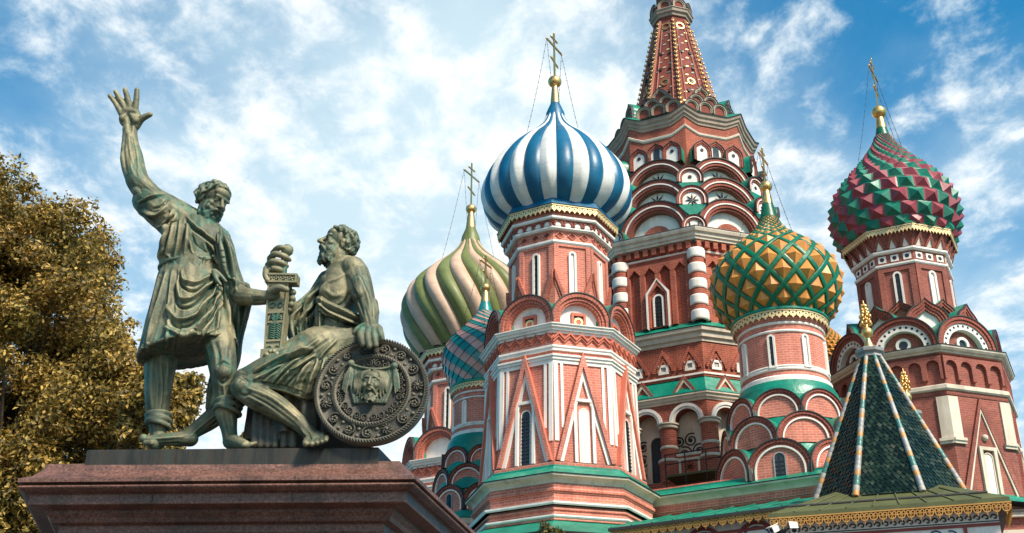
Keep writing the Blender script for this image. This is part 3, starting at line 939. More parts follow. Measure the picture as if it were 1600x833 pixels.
# ------------------------------------------------------------------ the tall church on the right
def spiked_church():
    X, Y = 19.1, 55.5
    root = tag(empty('church_tower', (X, Y, 0)), 'tall octagonal brick church tower under the spiked red and green dome', 'tower', 'towers of the onion domed cathedral')
    phi = rad(-3.8)
    c8, s8 = cos(pi / 8), sin(pi / 8)
    faces = [phi + pi / 8 + k * pi / 4 for k in range(8)]
    corners = [phi + k * pi / 4 for k in range(8)]
    az = atan2(X, Y)
    vis = lambda a, m=-.25: cos(a + az) > m
    Rw = 4.08
    mb = MB()
    octring(mb, [(Rw, 0), (Rw, 20.0)], phi)
    octring(mb, [(Rw + .03, 20.0), (Rw + .06, 20.12), (Rw + .06, 20.2)], phi)
    octring(mb, [(Rw - .08, 20.45), (Rw - .08, 22.0)], phi)
    mb.build('wall', M['brick_wine'], root)
    mb = MB()
    octring(mb, [(4.0, 20.18), (Rw + .12, 20.2), (Rw + .18, 20.26), (Rw + .18, 20.42), (Rw + .10, 20.47), (3.9, 20.49)], phi)
    mb.build('white_moulding', M['cream'], root)
    mb = MB()
    octring(mb, [(3.9, 21.94), (4.20, 21.95), (4.22, 22.02), (4.32, 22.05), (4.40, 22.14), (4.42, 22.22), (4.0, 22.24)], phi)
    mb.build('cornice', M['cream'], root)
    mb = MB(); octring(mb, [(4.44, 22.215, 1), (4.45, 22.25, 0), (3.6, 22.45, 0)], phi)
    mb.build('cornice_roof', [M['green'], M['lip']], root)
    mb = MB(); octring(mb, [(4.1, 15.3, 1), (4.75, 15.32, 0), (4.12, 15.75, 0)], phi)
    mb.build('skirt_roof', [M['green'], M['lip']], root)
    hw = Rw * s8
    for a in faces:
        if not vis(a): continue
        fr = face_frame(a, (Rw - .08) * c8, 0)
        mb = MB(); n = 4; w = 2 * hw / n * .985
        for i in range(n):                                  # blind arcade under the cornice
            u = -hw * .985 + w * (i + .5)
            inner = arc(u, 20.72, w * .36, 10, stilt=.62)
            outer = [(u + w / 2, 20.72), (u + w / 2, 21.34)]
            m_ = len(inner) - 4
            for t in range(m_ + 1):
                ang = pi * t / m_
                x = u + w / 2 * max(-1, min(1, 1.35 * cos(ang))); outer.append((x, 21.34 + (.46 if 0 < t < m_ else .3)))
            outer = outer[:len(inner) - 1] + [(u - w / 2, 20.72)]
            outer[-2] = (u - w / 2, 21.34)
            band(mb, fr, outer, inner, -.0, .17, 0)
        mb.build('blind_arcade', M['brick_wine'], root)
        # tall raised gable with a blind window
        fr = face_frame(a, Rw * c8, 15.7)
        H, bw = 4.25, 1.50
        def inset(k): return [(bw - k * 1.05, 0), (0, H - k * 1.9), (-bw + k * 1.05, 0)]
        mb = MB(); band(mb, fr, inset(0), inset(.22), -.1, .13, 0, ms=1)
        g = mb.build('gable', [M['brick_wine'], M['brick_edge_dark']], root)
        mb = MB(); band(mb, fr, inset(.22), inset(.33), -.05, .10); mb.build('moulding', M['cream'], g)
        mb = MB(); t = inset(.33); mb.face([fr(u, v, .03) for u, v in t], t); mb.build('infill', M['brick_wine'], g)
        mb = MB()
        band(mb, fr, [(.44, 0), (.44, 2.05), (-.44, 2.05), (-.44, 0)], [(.28, 0), (.28, 1.90), (-.28, 1.90), (-.28, 0)], -.02, .16)
        mb.build('surround', M['cream'], g)
        window(g, fr.moved(0, 0, .04), 0, .02, .38, 1.75, .05, 'white', 'cream', .05, sill=False)
        mb = MB(); ball(mb, fr(0, 2.48, .06), .15, 12); mb.build('boss', M['cream'], g)
    for a in corners:
        if not vis(a, -.35): continue
        mb = MB()
        for da in (-1, 1):
            fr = face_frame(a + da * pi / 8, Rw * c8, 0)
            uc = -da * (hw + .03); e = uc + da * .50
            box(mb, fr, min(uc, e), 18.05, max(uc, e), 19.92, -.1, .08)
            e2 = uc + da * .60
            for (za, zb, d) in ((17.80, 17.92, .11), (17.92, 18.05, .17)):
                box(mb, fr, min(uc, e2), za, max(uc, e2), zb, -.1, d)
        mb.build('pilaster', M['cream'], root)
    # big kokoshniks
    for a in faces:
        if not vis(a, -.4): continue
        fr = face_frame(a, 3.98 * c8, 22.25)
        k = kokoshnik(root, fr, 1.52, .12, 1.3, 0, ((1.0, .9, .06, 'b'), (.9, .80, 0, 'b'), (.80, .60, -.06, 'w')), 'brick_wine', -.34, 'brick_edge_dark', n=26, white='white')
        mb = MB()
        for i in range(13):                                  # the round holes in the white ring
            t = pi * (i + .5) / 13
            u, v = 1.52 * .71 * cos(t), .12 + 1.52 * .71 * sin(t)
            mb.face([fr(u + x, v + y, -.055) for x, y in circle(0, 0, .062, 10)])
        mb.build('piercing', M['dark'], k)
        mb = MB(); f2 = fr.moved(0, .42, -.34)
        band(mb, f2, circle(0, 0, .33), circle(0, 0, .21), 0, .12, 0, closed=True)
        mb.build('round_window', M['white'], k); o = k
        mb = MB(); mb.face([f2(u, v, .02) for u, v in circle(0, 0, .215)]); mb.build('pane', M['glass'], o)
    mb = MB()
    octring(mb, [(3.45, 22.3), (3.40, 23.0), (2.70, 23.5), (2.5, 24.2), (2.25, 24.7)], phi)
    mb.build('roof', M['green'], root)
    # pointed small kokoshniks over the corners and faces
    for k, a in enumerate(corners):
        if not vis(a, -.4): continue
        fr = face_frame(a, 2.92, 23.62)
        kokoshnik(root, fr, .98, .18, 1.0, .28, ((1.0, .86, .05, 'b'), (.86, .74, 0, 'b'), (.74, .60, -.05, 'b')), 'white', -.2, 'brick_edge_dark', n=24)
    for k, a in enumerate(faces):
        if not vis(a, -.4): continue
        fr = face_frame(a, 2.52, 24.25)
        kokoshnik(root, fr, .66, .12, .8, .30, ((1.0, .84, .05, 'b'), (.84, .66, 0, 'b')), 'brick_wine', -.12, 'brick_edge_dark', n=20)
    # drum
    mb = MB()
    octring(mb, [(2.24, 22.5), (2.24, 27.2)], phi)
    octring(mb, [(2.28, 27.36), (2.28, 27.86)], phi)
    octring(mb, [(2.32, 28.04), (2.44, 28.4), (2.62, 28.80), (2.64, 29.02)], phi)
    mb.build('drum', M['brick_wine'], root)
    mb = MB()
    octring(mb, [(2.1, 27.18), (2.33, 27.19), (2.38, 27.25), (2.38, 27.33), (2.2, 27.38)], phi)
    octring(mb, [(2.1, 27.86), (2.40, 27.87), (2.46, 27.93), (2.46, 28.02), (2.3, 28.07)], phi)
    mb.build('drum_moulding', M['white'], root)
    for k, a in enumerate(faces):
        if not vis(a, -.3): continue
        fr = face_frame(a, 2.24 * c8, 0); hw2 = 2.24 * s8
        mb = MB(); zt = 26.95
        band(mb, fr, [(hw2, 24.6), (hw2, 27.2), (-hw2, 27.2), (-hw2, 24.6)], [(hw2 * .68, 24.6), (hw2 * .68, zt), (-hw2 * .68, zt), (-hw2 * .68, 24.6)], -.05, .07)
        mb.build('panel_edge', M['brick_wine'], root)
        dk = k in (7, 3)
        window(root, fr, 0, 24.75, .22, 2.05, .09, 'dark' if dk else 'white', proud=.09, bars=7 if dk else 0)
        f = face_frame(a, 2.28 * c8, 27.61); hw3 = 2.28 * s8
        for i in range(3):
            u = -hw3 + 2 * hw3 * (i + .5) / 3
            mb = MB(); slab(mb, f, rect(u - .185, -.165, u + .185, .165), -.02, .035, 0)
            mb.face([f(u + x, y, .038) for x, y in circle(0, 0, .105, 14)], m=1)
            mb.build('pierced_block', [M['white'], M['dark']], root)
        mb = MB()
        for i in range(3):
            f = face_frame(a, 2.36 * c8, 28.07)
            f.up = Vector((0, 0, 1)) * 1 + f.n * .42
            u = (-hw3 + 2 * hw3 * (i + .5) / 3) * 1.04; w = hw3 / 3 * 1.0
            slab(mb, f, [(u - w * .52, .02), (u + w * .52, .02), (u, .40)], -.03, .05, 0)
            o, n_ = [(u - w * .98, .02), (u, .66), (u + w * .98, .02)], [(u - w * .55, .02), (u, .42), (u + w * .55, .02)]
            band(mb, f, o, n_, -.05, .09, 1)
        mb.build('triangle_course', [M['white'], M['brick_wine']], root)
    lace_oct(root, 2.80, 28.66, 29.04, phi, 12)
    mb = MB(); octring(mb, [(2.5, 29.02, 1), (2.83, 29.035, 1), (2.84, 29.07, 0), (2.50, 29.40, 0)], phi); mb.build('dome_skirt', [M['spike_green'], M['lip']], root)
    # spiked dome
    prof = [(2.5, 29.0), (2.82, 29.6), (3.0, 30.3), (3.02, 31.0), (2.82, 31.75), (2.4, 32.45), (1.82, 33.2), (1.28, 33.9), (.88, 34.5), (.58, 35.0), (.40, 35.45)]
    on = Onion(prof)
    N = 24; D = 2 * pi / N; dt = D * .86; n = int(on.T / dt)
    dt = on.T / n
    mb = MB(); start = rad(3)
    for j in range(n):
        for i in range(N):
            th = start + (i + (j * .5)) * D * 1.0; ta = on.T - (j + .5) * dt
            m_ = i % 2
            def p(k, kk, o=0.0): return on.pos(th + k * D / 2, min(on.T, max(0, ta + kk * dt / 2)), o)
            rr = on.rz(ta)[0]
            q_ = [p(-1, -1), p(1, -1), p(1, 1), p(-1, 1)]
            i_ = [p(-.80, -.80, .02), p(.80, -.80, .02), p(.80, .80, .02), p(-.80, .80, .02)]
            ap = p(0, 0, .088 * rr + .015)
            for e in range(4):
                g = (e + 1) % 4
                mb.face([q_[e], q_[g], i_[g], i_[e]], m=m_)
                mb.face([i_[e], i_[g], ap], m=m_)
    d = mb.build('dome', [M['spike_red'], M['spike_green']], root)
    cross_and_chains(d, 35.95, .275, 36.95, .38, 40.3, 33.2, 2.1, 'dark_green', 35.2, .42, 1.1)
spiked_church()
# ------------------------------------------------------------------ the central church with the tent roof
def scroll(mb, fr, u, v, r, turns=1.6, start=0.0, hand=1, w=.035, d=.02, m=0):
    pts = []
    n = int(18 * turns)
    for i in range(n + 1):
        f = i / n; t = start + hand * 2 * pi * turns * f
        rr = r * (1 - .82 * f)
        pts.append((u + rr * cos(t), v + rr * sin(t)))
    for a, b in zip(pts, pts[1:]):
        dx, dy = b[0] - a[0], b[1] - a[1]; l = hypot(dx, dy) or 1
        nx, ny = -dy / l * w, dx / l * w
        mb.face([fr(a[0] - nx, a[1] - ny, d), fr(b[0] - nx, b[1] - ny, d), fr(b[0] + nx, b[1] + ny, d), fr(a[0] + nx, a[1] + ny, d)], m=m)

def spandrel(mb, fr, uc, half, v0, spring, r, vtop, d0, d1, m=0, n=16):
    inner = arc(uc, v0, r, n, stilt=spring - v0)
    outer = []
    for i, (u, v) in enumerate(inner):
        if i == 0: outer.append((uc + half, v0))
        elif i == len(inner) - 1: outer.append((uc - half, v0))
        else:
            t = pi * (i - 1) / n
            x, y = cos(t), sin(t)
            k = min(half / max(1e-6, abs(x)), (vtop - spring) / max(1e-6, y))
            outer.append((uc + x * k, spring + y * k))
    band(mb, fr, outer, inner, d0, d1, m)
    for sg in (1, -1):                                   # top corners
        a0 = atan2(vtop - spring, half)
        pts = [o for o in outer if abs(o[1] - vtop) < 1e-6]
        sd = [o for o in outer if abs(o[0] - (uc + sg * half)) < 1e-6 and o[1] >= spring - 1e-6]
        if pts and sd:
            p = max(pts, key=lambda q: q[0] * sg); s_ = max(sd, key=lambda q: q[1])
            mb.face([fr(p[0], p[1], d1), fr(uc + sg * half, vtop, d1), fr(s_[0], s_[1], d1)], [p, (uc + sg * half, vtop), s_], m)

def star(mb, fr, v, r, d, m=0, n=8):
    for i in range(n):
        t = pi * 2 * i / n + pi / 2
        def p(rr, tt, dd): return fr(rr * cos(tt), v + rr * sin(tt), dd)
        k = pi / n * .55
        a, b, c, e = p(0, 0, d + .05), p(r * .45, t - k, d), p(r, t, d + .02), p(r * .45, t + k, d)
        q = p(r * .5, t, d + .07)
        for tri in ((a, b, q), (b, c, q), (c, e, q), (e, a, q)):
            mb.face(tri, m=m)

def central_church():
    X, Y = 9.46, 61.0
    root = tag(empty('church_tower', (X, Y, 0)), 'tallest church tower, dark red brick with tiers of round gables under a pointed tent spire', 'tower', 'towers of the onion domed cathedral')
    phi = rad(-4); c8, s8 = cos(pi / 8), sin(pi / 8)
    faces = [phi + pi / 8 + k * pi / 4 for k in range(8)]
    corners = [phi + k * pi / 4 for k in range(8)]
    az = atan2(X, Y)
    vis = lambda a, m=-.3: cos(a + az) > m
    # --- lower walls
    mb = MB()
    octring(mb, [(5.45, 0), (5.45, 17.55), (4.55, 17.6)], phi)
    octring(mb, [(5.22, 22.5), (5.22, 24.3)], phi)
    octring(mb, [(5.22, 25.2), (5.22, 29.05)], phi)
    octring(mb, [(5.28, 29.12), (5.28, 29.62), (5.45, 29.66)], phi)
    octring(mb, [(4.10, 30.2), (4.10, 34.3), (4.12, 34.3), (4.12, 36.95)], phi)
    mb.build('wall', M['brick_red'], root)
    mb = MB(); octring(mb, [(4.55, 17.5), (4.55, 21.6)], phi); mb.build('loggia_wall', M['cream'], root)
    mb = MB(); octring(mb, [(5.3, 21.05), (4.5, 21.06)], phi); mb.build('loggia_ceiling', M['cream'], root)
    # --- loggia with arches on round piers
    for a in faces:
        if not vis(a): continue
        ap = 5.30 * c8; hw = 5.30 * s8
        fr = face_frame(a, ap, 0)
        for i in (-1, 1):
            uc = i * hw / 2
            mb = MB(); spandrel(mb, fr, uc, hw / 2, 20.35, 20.40, .60, 21.32, -.55, 0)
            sp_ = mb.build('arch', M['brick_red'], root)
            mb = MB(); band(mb, fr, arc(uc, 20.36, .84, 18, stilt=.04), arc(uc, 20.36, .70, 18, stilt=.04), -.02, .10); band(mb, fr, arc(uc, 20.36, .70, 18, stilt=.04), arc(uc, 20.36, .585, 18, stilt=.04), -.02, .05); mb.build('archivolt', M['white'], sp_)
        for u in (0.0, hw):
            c = fr(u, 0, -.25)
            mb = MB()
            revolve(mb, [(.50, 17.5), (.50, 18.5), (.40, 18.62), (.40, 20.2)], 20, c=c)
            p_ = mb.build('pier', M['brick_red'], root)
            for z, r0 in ((18.5, .56), (19.15, .44), (20.15, .50)):
                mb = MB()
                revolve(mb, [(r0 - .12, z - .02), (r0 - .02, z), (r0, z + .06), (r0 - .03, z + .14), (r0 - .15, z + .16)], 20, c=c)
                if z > 20: revolve(mb, [(.38, 20.30), (.55, 20.31), (.55, 20.38), (.4, 20.39)], 20, c=c)
                mb.build('capital' if z > 20 else 'pier_ring', M['cream'], p_)
        # parapet with a framed panel in the right bay, door in the left bay
        mb = MB(); box(mb, fr, .45, 17.55, hw - .45, 18.72, -.35, -.05)
        pp = mb.build('parapet', M['brick_red'], root)
        mb = MB(); band(mb, fr, rect(.50, 17.8, hw - .5, 18.6), rect(.60, 17.9, hw - .6, 18.5), -.06, .02, closed=True)
        box(mb, fr, .42, 18.72, hw - .42, 18.84, -.42, .02)
        mb.build('panel_frame', M['cream'], pp)
        f2 = face_frame(a, 4.55 * c8, 0)
        mb = MB(); star(mb, fr.moved(hw / 2, 0, 0), 18.2, .26, -.04, n=8); mb.build('ornament', M['iron'], pp)
        window(root, f2, -hw * .36, 17.62, .62, 2.35, .22, 'dark', 'cream', .10, name='doorway')
        mb = MB()
        for (u, v, r, st, hd) in ((.55, 18.2, .36, 0, 1), (.62, 19.0, .38, 2, -1), (.95, 19.65, .34, 1, 1), (1.35, 18.3, .36, 3, -1), (1.30, 19.1, .36, 0, 1), (.35, 19.6, .28, 3, -1), (-1.55, 18.2, .30, 1, 1), (-1.5, 18.9, .32, 2, -1), (-1.45, 19.6, .30, 0, 1)):
            scroll(mb, f2, u, v, r, 1.7, st, hd, .038, .015)
            ball(mb, f2(u, v, .01), .09, 6)
        mb.build('painted_scrolls', M['iron'], root)
    mb = MB()
    octring(mb, [(5.25, 21.3), (5.36, 21.31), (5.38, 21.40), (5.46, 21.43), (5.48, 21.54), (5.56, 21.58), (5.56, 21.66), (5.2, 21.68)], phi)
    mb.build('loggia_cornice', M['cream'], root)
    mb = MB(); octring(mb, [(5.57, 21.655), (5.58, 21.69), (5.12, 22.60)], phi); mb.build('loggia_roof', M['green'], root)
    for a in faces:
        if not vis(a): continue
        hw = 5.5 * s8; fr = face_frame(a, 5.50 * c8, 21.67)
        for i in (-1, 1):
            uc = i * hw / 2; b_, H = .62, .86
            mb = MB()
            slab(mb, fr, [(uc - b_ + .1, 0), (uc + b_ - .1, 0), (uc, H - .16)], -.5, -.04, 0)
            g = mb.build('gable', [M['brick_red']], root)
            mb = MB(); band(mb, fr, [(uc + b_ * .86, 0), (uc, H * .86), (uc - b_ * .86, 0)], [(uc + b_ * .68, 0), (uc, H * .66), (uc - b_ * .68, 0)], -.06, .03); mb.build('moulding', M['cream'], g)
            mb = MB(); band(mb, fr, [(uc + b_ * 1.05, 0), (uc, H * 1.05), (uc - b_ * 1.05, 0)], [(uc + b_ * .86, 0), (uc, H * .86), (uc - b_ * .86, 0)], -.62, .05); mb.build('gable_roof', M['brick_edge_dark'], g)
    # --- wall of little square windows
    mb = MB()
    octring(mb, [(5.1, 22.60), (5.27, 22.61), (5.27, 22.70), (5.1, 22.72)], phi)
    mb.build('string_course', M['white'], root)
    for a in faces:
        if not vis(a): continue
        hw = 5.22 * s8; fr = face_frame(a, 5.22 * c8, 0)
        for i in range(3):
            u = -hw + 2 * hw * (i + .5) / 3
            mb = MB(); band(mb, fr, rect(u - .26, 22.86, u + .26, 23.34), rect(u - .13, 22.98, u + .13, 23.22), -.02, .07, closed=True)
            w_ = mb.build('square_window', M['white'], root)
            mb = MB(); mb.face([fr(x, y, .012) for x, y in rect(u - .14, 22.97, u + .14, 23.23)]); mb.build('pane', M['grey_metal'], w_)
            for k, (b_, H, t_) in enumerate(((.56, 1.35, .14), (.34, .95, .10))):
                mb = MB(); band(mb, fr, [(u + b_, 22.95), (u + b_, 23.1), (u, 22.75 + H), (u - b_, 23.1), (u - b_, 22.95)], [(u + b_ - t_, 22.95), (u + b_ - t_, 23.06), (u, 22.75 + H - t_ * 1.9), (u - b_ + t_, 23.06), (u - b_ + t_, 22.95)], -.02, .10 - .03 * k)
                mb.build('pointed_moulding', M['brick_red'], root)
    mb = MB()
    octring(mb, [(5.1, 24.25), (5.28, 24.26), (5.30, 24.40), (5.42, 24.46), (5.45, 24.66), (5.58, 24.74), (5.62, 24.92), (5.2, 24.94)], phi)
    mb.build('cornice', M['cream'], root)
    mb = MB(); octring(mb, [(5.64, 24.91, 1), (5.66, 24.95, 0), (5.15, 25.40, 0)], phi); mb.build('cornice_roof', [M['green'], M['lip']], root)
    # --- main wall: pointed flutes, hooded window, banded corner columns
    for a in faces:
        if not vis(a): continue
        hw = 5.22 * s8; fr = face_frame(a, 5.22 * c8, 0)
        n = 4; w = 2 * (hw - .40) / n
        mb = MB()
        for i in range(n + 1):
            u = -(hw - .40) + w * i
            box(mb, fr, u - .13, 25.3, u + .13, 28.15, -.02, .22)
        for i in range(n):
            u = -(hw - .40) + w * (i + .5)
            b_ = w / 2
            o = [(u + b_, 28.10), (u + b_, 28.72), (u - b_, 28.72), (u - b_, 28.10)]
            pl = [(u - b_, 28.72), (u - b_, 28.08), (u, 28.55), (u + b_, 28.08), (u + b_, 28.72)]
            slab(mb, fr, [(u - b_, 28.08), (u, 28.56), (u, 28.72), (u - b_, 28.72)], -.02, .22)
            slab(mb, fr, [(u, 28.56), (u + b_, 28.08), (u + b_, 28.72), (u, 28.72)], -.02, .22)
        mb.build('fluting', M['brick_red'], root)
        f2 = fr.moved(0, 25.25, .20)
        mb = MB()
        hood = [(.62, 0), (.62, 1.85), (0, 2.62), (-.62, 1.85), (-.62, 0)]
        hin = [(.40, 0), (.40, 1.72), (0, 2.22), (-.40, 1.72), (-.40, 0)]
        band(mb, f2, hood, hin, -.25, .14)
        mb.face([f2(u, v, .02) for u, v in hin], hin)
        h_ = mb.build('window_hood', M['brick_red'], root)
        mb = MB(); band(mb, f2, [(u * .97, v - .02) for u, v in hood], [(u * .82, v - .10) for u, v in hood], 0, .17)
        mb.build('hood_moulding', M['white'], h_)
        window(h_, f2.moved(0, 0, .02), 0, .05, .38, 1.62, .09, 'dark', 'white', .06, bars=8, sill=False)
    for a in corners:
        if not vis(a, -.4): continue
        c = Vector((5.24 * sin(a), -5.24 * cos(a), 0))
        mb = MB(); revolve(mb, [(.385, 25.25), (.385, 29.0)], 22, c=c)
        col = mb.build('corner_column', M['brick_red'], root)
        for z in (25.30, 26.10, 26.95, 27.80, 28.62):
            mb = MB(); revolve(mb, [(.30, z - .03), (.42, z - .02), (.445, z + .04), (.45, z + .14), (.45, z + .32), (.445, z + .42), (.42, z + .48), (.30, z + .49)], 22, c=c)
            mb.build('column_ring', M['white'], col)
    mb = MB()
    octring(mb, [(5.1, 29.03), (5.30, 29.04), (5.33, 29.12), (5.1, 29.14)], phi)
    mb.build('string_course', M['white'], root)
    for a in faces:
        if not vis(a): continue
        hw = 5.36 * s8; fr = face_frame(a, 5.28 * c8, 0); mb = MB(); n = 9
        for i in range(n):
            u = -hw + 2 * hw * (i + .5) / n
            box(mb, fr, u - .22, 29.20, u + .02, 29.60, -.02, .22)
        mb.build('dentil_course', M['brick_red'], root)
    mb = MB()
    octring(mb, [(5.2, 29.60), (5.58, 29.61), (5.60, 29.72), (5.68, 29.76), (5.70, 29.90), (5.82, 29.96), (5.88, 30.10), (5.88, 30.16), (5.0, 30.2)], phi)
    mb.build('main_cornice', M['cream'], root)
    mb = MB(); octring(mb, [(5.90, 30.155, 1), (5.90, 30.19, 0), (4.4, 30.32, 0)], phi); mb.build('cornice_roof', [M['green'], M['lip']], root)
    # --- tiers of round gables
    for t, (ap, z0, R) in enumerate(((5.02, 30.20, 1.86), (4.72, 31.68, 1.80), (4.38, 33.12, 1.72))):
        for a in faces:
            if not vis(a): continue
            fr = face_frame(a, ap, z0)
            k = kokoshnik(root, fr, R, .08, 1.3, 0, ((1.0, .89, .06, 'b'), (.89, .855, .08, 'w'), (.855, .77, .02, 'b'), (.77, .71, -.06, 'b')), 'white', -.40, 'brick_edge_dark', n=28)
            mb = MB(); f2 = fr.moved(0, 0, -.40)
            if t == 0:
                band(mb, f2, arc(0, -.05, R * .42, 16), arc(0, -.05, R * .20, 16), 0, .14, 0)
                p = arc(0, -.05, R * .21, 16); mb.face([f2(u, v, .03) for u, v in p], m=1)
                mb.build('lunette', [M['brick_red'], M['dark']], k)
            else:
                star(mb, f2, R * .47, R * .27, .02); mb.build('star_ornament', M['iron'], k)
        for a in corners:
            if not vis(a): continue
            ro = (.60, .78, .66)[t]
            fr = face_frame(a, (5.50, 5.36, 4.98)[t], z0 + (.02, -.02, .02)[t])
            k = kokoshnik(root, fr, ro, .22 if t else .1, 1.0, 0, ((1.0, .84, .05, 'b'), (.84, .78, .06, 'w'), (.78, .62, 0, 'b')), 'white', -.06, 'brick_edge_dark', n=20, roof='green')
            wg = MB(); slab(wg, fr, [(-ro * .95, -.02), (ro * .95, -.02), (ro * .4, -.5), (0, -.75), (-ro * .4, -.5)], -.9, -.03)
            wg.build('valley_roof', M['green'], k)
            mb = MB()
            if t == 1: star(mb, fr, .22, ro * .50, -.05)
            elif t == 2:
                slab(mb, fr, circle(0, .30, .10, 12), -.06, -.03)
            if mb.f: mb.build('star_ornament' if t == 1 else 'round_hole', M['iron'], k)
    # --- small pointed gables
    for a in faces:
        if not vis(a): continue
        for i, u in enumerate((-.92, 0, .92)):
            fr = face_frame(a, 4.12 - (.02 if i == 1 else -.18) * 1, 34.72 + (.18 if i == 1 else 0)).moved(u, 0, 0)
            k = kokoshnik(root, fr, .50, .62, .7, .22, ((1.0, .80, .04, 'b'), (.80, .64, 0, 'b')), 'white', -.05, 'brick_edge_dark', n=18)
            mb = MB()
            if i == 1:
                slab(mb, fr, arc(0, .05, .17, 10, stilt=.75), -.06, -.03)
                mb.build('slit_window', M['glass'], k)
            else:
                slab(mb, fr, circle(0, .66, .10, 12), -.05, -.02); mb.build('round_hole', M['dark'], k)
    # --- upper cornice, swept up at the corners
    def waved(prof, mat, name, rise=.42):
        mb = MB(); n = 16
        def lift(u): return rise * (max(0.0, (abs(u) - .48) / .52) ** 1.15 if abs(u) > .48 else 0.0)
        for a in faces:
            for j in range(n):
                u0, u1 = -1 + 2 * j / n, -1 + 2 * (j + 1) / n
                v = 0
                for i in range(len(prof) - 1):
                    (r0, z0), (r1, z1) = prof[i][:2], prof[i + 1][:2]; mm = prof[i][2] if len(prof[i]) > 2 else 0
                    q = []
                    for r, z, u in ((r0, z0, u0), (r0, z0, u1), (r1, z1, u1), (r1, z1, u0)):
                        f = face_frame(a, r * c8, z); q.append(f(u * r * s8, lift(u)))
                    l = hypot(r1 - r0, z1 - z0)
                    w = r0 * s8
                    mb.face(q, [(u0 * w, v), (u1 * w, v), (u1 * w, v + l), (u0 * w, v + l)], mm); v += l
        return mb.build(name, mat, root)
    waved([(3.9, 36.50), (4.14, 36.52), (4.20, 36.58), (4.22, 36.68), (4.16, 36.72), (3.9, 36.74)], M['cream'], 'white_moulding')
    waved([(4.08, 36.3), (4.08, 37.25), (4.16, 37.3)], M['brick_red'], 'frieze')
    waved([(3.9, 37.20), (4.14, 37.22), (4.17, 37.34), (4.25, 37.40), (4.27, 37.54), (4.36, 37.62), (4.40, 37.76), (4.42, 37.80), (3.9, 37.82)], M['stone_dark'], 'upper_cornice')
    waved([(4.44, 37.79, 1), (4.46, 37.84, 0), (2.8, 38.5, 0)], [M['green'], M['lip']], 'cornice_roof')
    for a in faces:
        if not vis(a): continue
        ap = 3.10
        for row, (z, us, R, dd, keel) in enumerate(((38.45, (-.84, 0, .84), .43, .25, 0), (38.98, (-.42, .42), .43, 0.05, 0), (39.40, (0,), .44, -.12, .45))):
            for u in us:
                fr = face_frame(a, ap + dd, z).moved(u, 0, 0)
                kokoshnik(root, fr, R, .22 if row < 2 else .35, .6, keel, ((1.0, .80, .05, 'w'), (.80, .66, .0, 'w')), 'brick_dark', -.06, 'brick_edge_dark', n=16, white='stone_dark')
    # --- tent
    zb, rb, zt, rt = 38.6, 2.62, 46.3, 1.0
    mb = MB(); octring(mb, [(rb, zb), (rt, zt)], phi)
    tent = mb.build('tent_roof', M['brick_dark'], root)
    for a in corners:
        p0 = Vector((rb * sin(a), -rb * cos(a), zb)); p1 = Vector((rt * sin(a), -rt * cos(a), zt))
        mb = MB(); tube(mb, [p0, p1], .10, 6); r_ = mb.build('rib', M['brick_edge_dark'], root)
        if not vis(a, -.1): continue
        o = Vector((sin(a), -cos(a), .2)); side = Vector((cos(a), sin(a), 0))
        for i in range(22):
            q = p0.lerp(p1, (i + 1.5) / 23.5) + o * .14
            s_ = 1 - .25 * i / 22; mb = MB()
            ball(mb, q, .085 * s_, 6, sq=(1, 1, 1.2))
            for sg in (-1, 1):
                ball(mb, q + side * sg * .10 * s_ + Vector((0, 0, .07)), .05 * s_, 5)
            mb.build('crocket', M['gold'], r_)
    for a in faces:
        if not vis(a): continue
        def tf(z):
            f = (z - zb) / (zt - zb); r = rb + (rt - rb) * f
            b = face_frame(a, r * c8, z)
            n = (b.n + Z * ((rb - rt) * c8 / (zt - zb))).normalized()
            return Fr(b.o, t=b.t, n=n, up=n.cross(b.t) * (1 if n.cross(b.t).z > 0 else -1))
        for z, r in ((41.35, .24), (45.75, .27)):
            f = tf(z); mb = MB(); band(mb, f, circle(0, 0, r, 20), circle(0, 0, r * .72, 20), -.02, .07, closed=True)
            mb.build('gold_ring', M['gold'], tent)
        mb = MB()
        rnd = random.Random(int(a * 100))
        for i in range(26):                                  # tiles let into the brick, and small vents
            z = zb + 1.2 + (zt - zb - 1.8) * i / 26
            f = tf(z); w = (rb + (rt - rb) * (z - zb) / (zt - zb)) * s8 * .72
            u = w * (((i * .37) % 1) * 2 - 1)
            slab(mb, f, [(u - .10, -.05), (u + .10, -.03), (u + .08, .05), (u - .06, .04)], -.01, .035, i % 3)
        for z in (40.6, 42.4, 43.6):
            f = tf(z)
            for u in (-.28, .28): slab(mb, f, rect(u - .07, -.09, u + .07, .09), 0, .09, 3)
        mb.build('inlaid_tiles', [M['gold_trim'], M['rib_teal'], M['rib_white'], M['dark']], tent)
        mb = MB()
        for sg in (-1, 1):
            p = [tf(z)((rb + (rt - rb) * (z - zb) / (zt - zb)) * s8 * .58 * sg, 0, .02) for z in (39.5, 42, 44, 46)]
            tube(mb, p, .05, 4)
        mb.build('brick_roll', M['brick_edge_dark'], tent)
    # --- lantern
    mb = MB(); octring(mb, [(1.0, 46.2), (1.02, 46.55)], phi); mb.build('lantern_wall', M['brick_dark'], root)
    mb = MB(); octring(mb, [(1.0, 46.5), (1.12, 46.52), (1.15, 46.68), (1.26, 46.74), (1.28, 46.92), (1.33, 46.95), (1.33, 47.0), (1.0, 47.05)], phi); mb.build('lantern_cornice', M['stone_dark'], root)
    for a in faces:
        if not vis(a): continue
        fr = face_frame(a, 1.10, 47.0)
        kokoshnik(root, fr, .42, .25, .6, 0, ((1.0, .8, .04, 'w'), (.8, .62, 0, 'w')), 'brick_dark', -.06, 'brick_edge_dark', n=14, white='stone_dark')
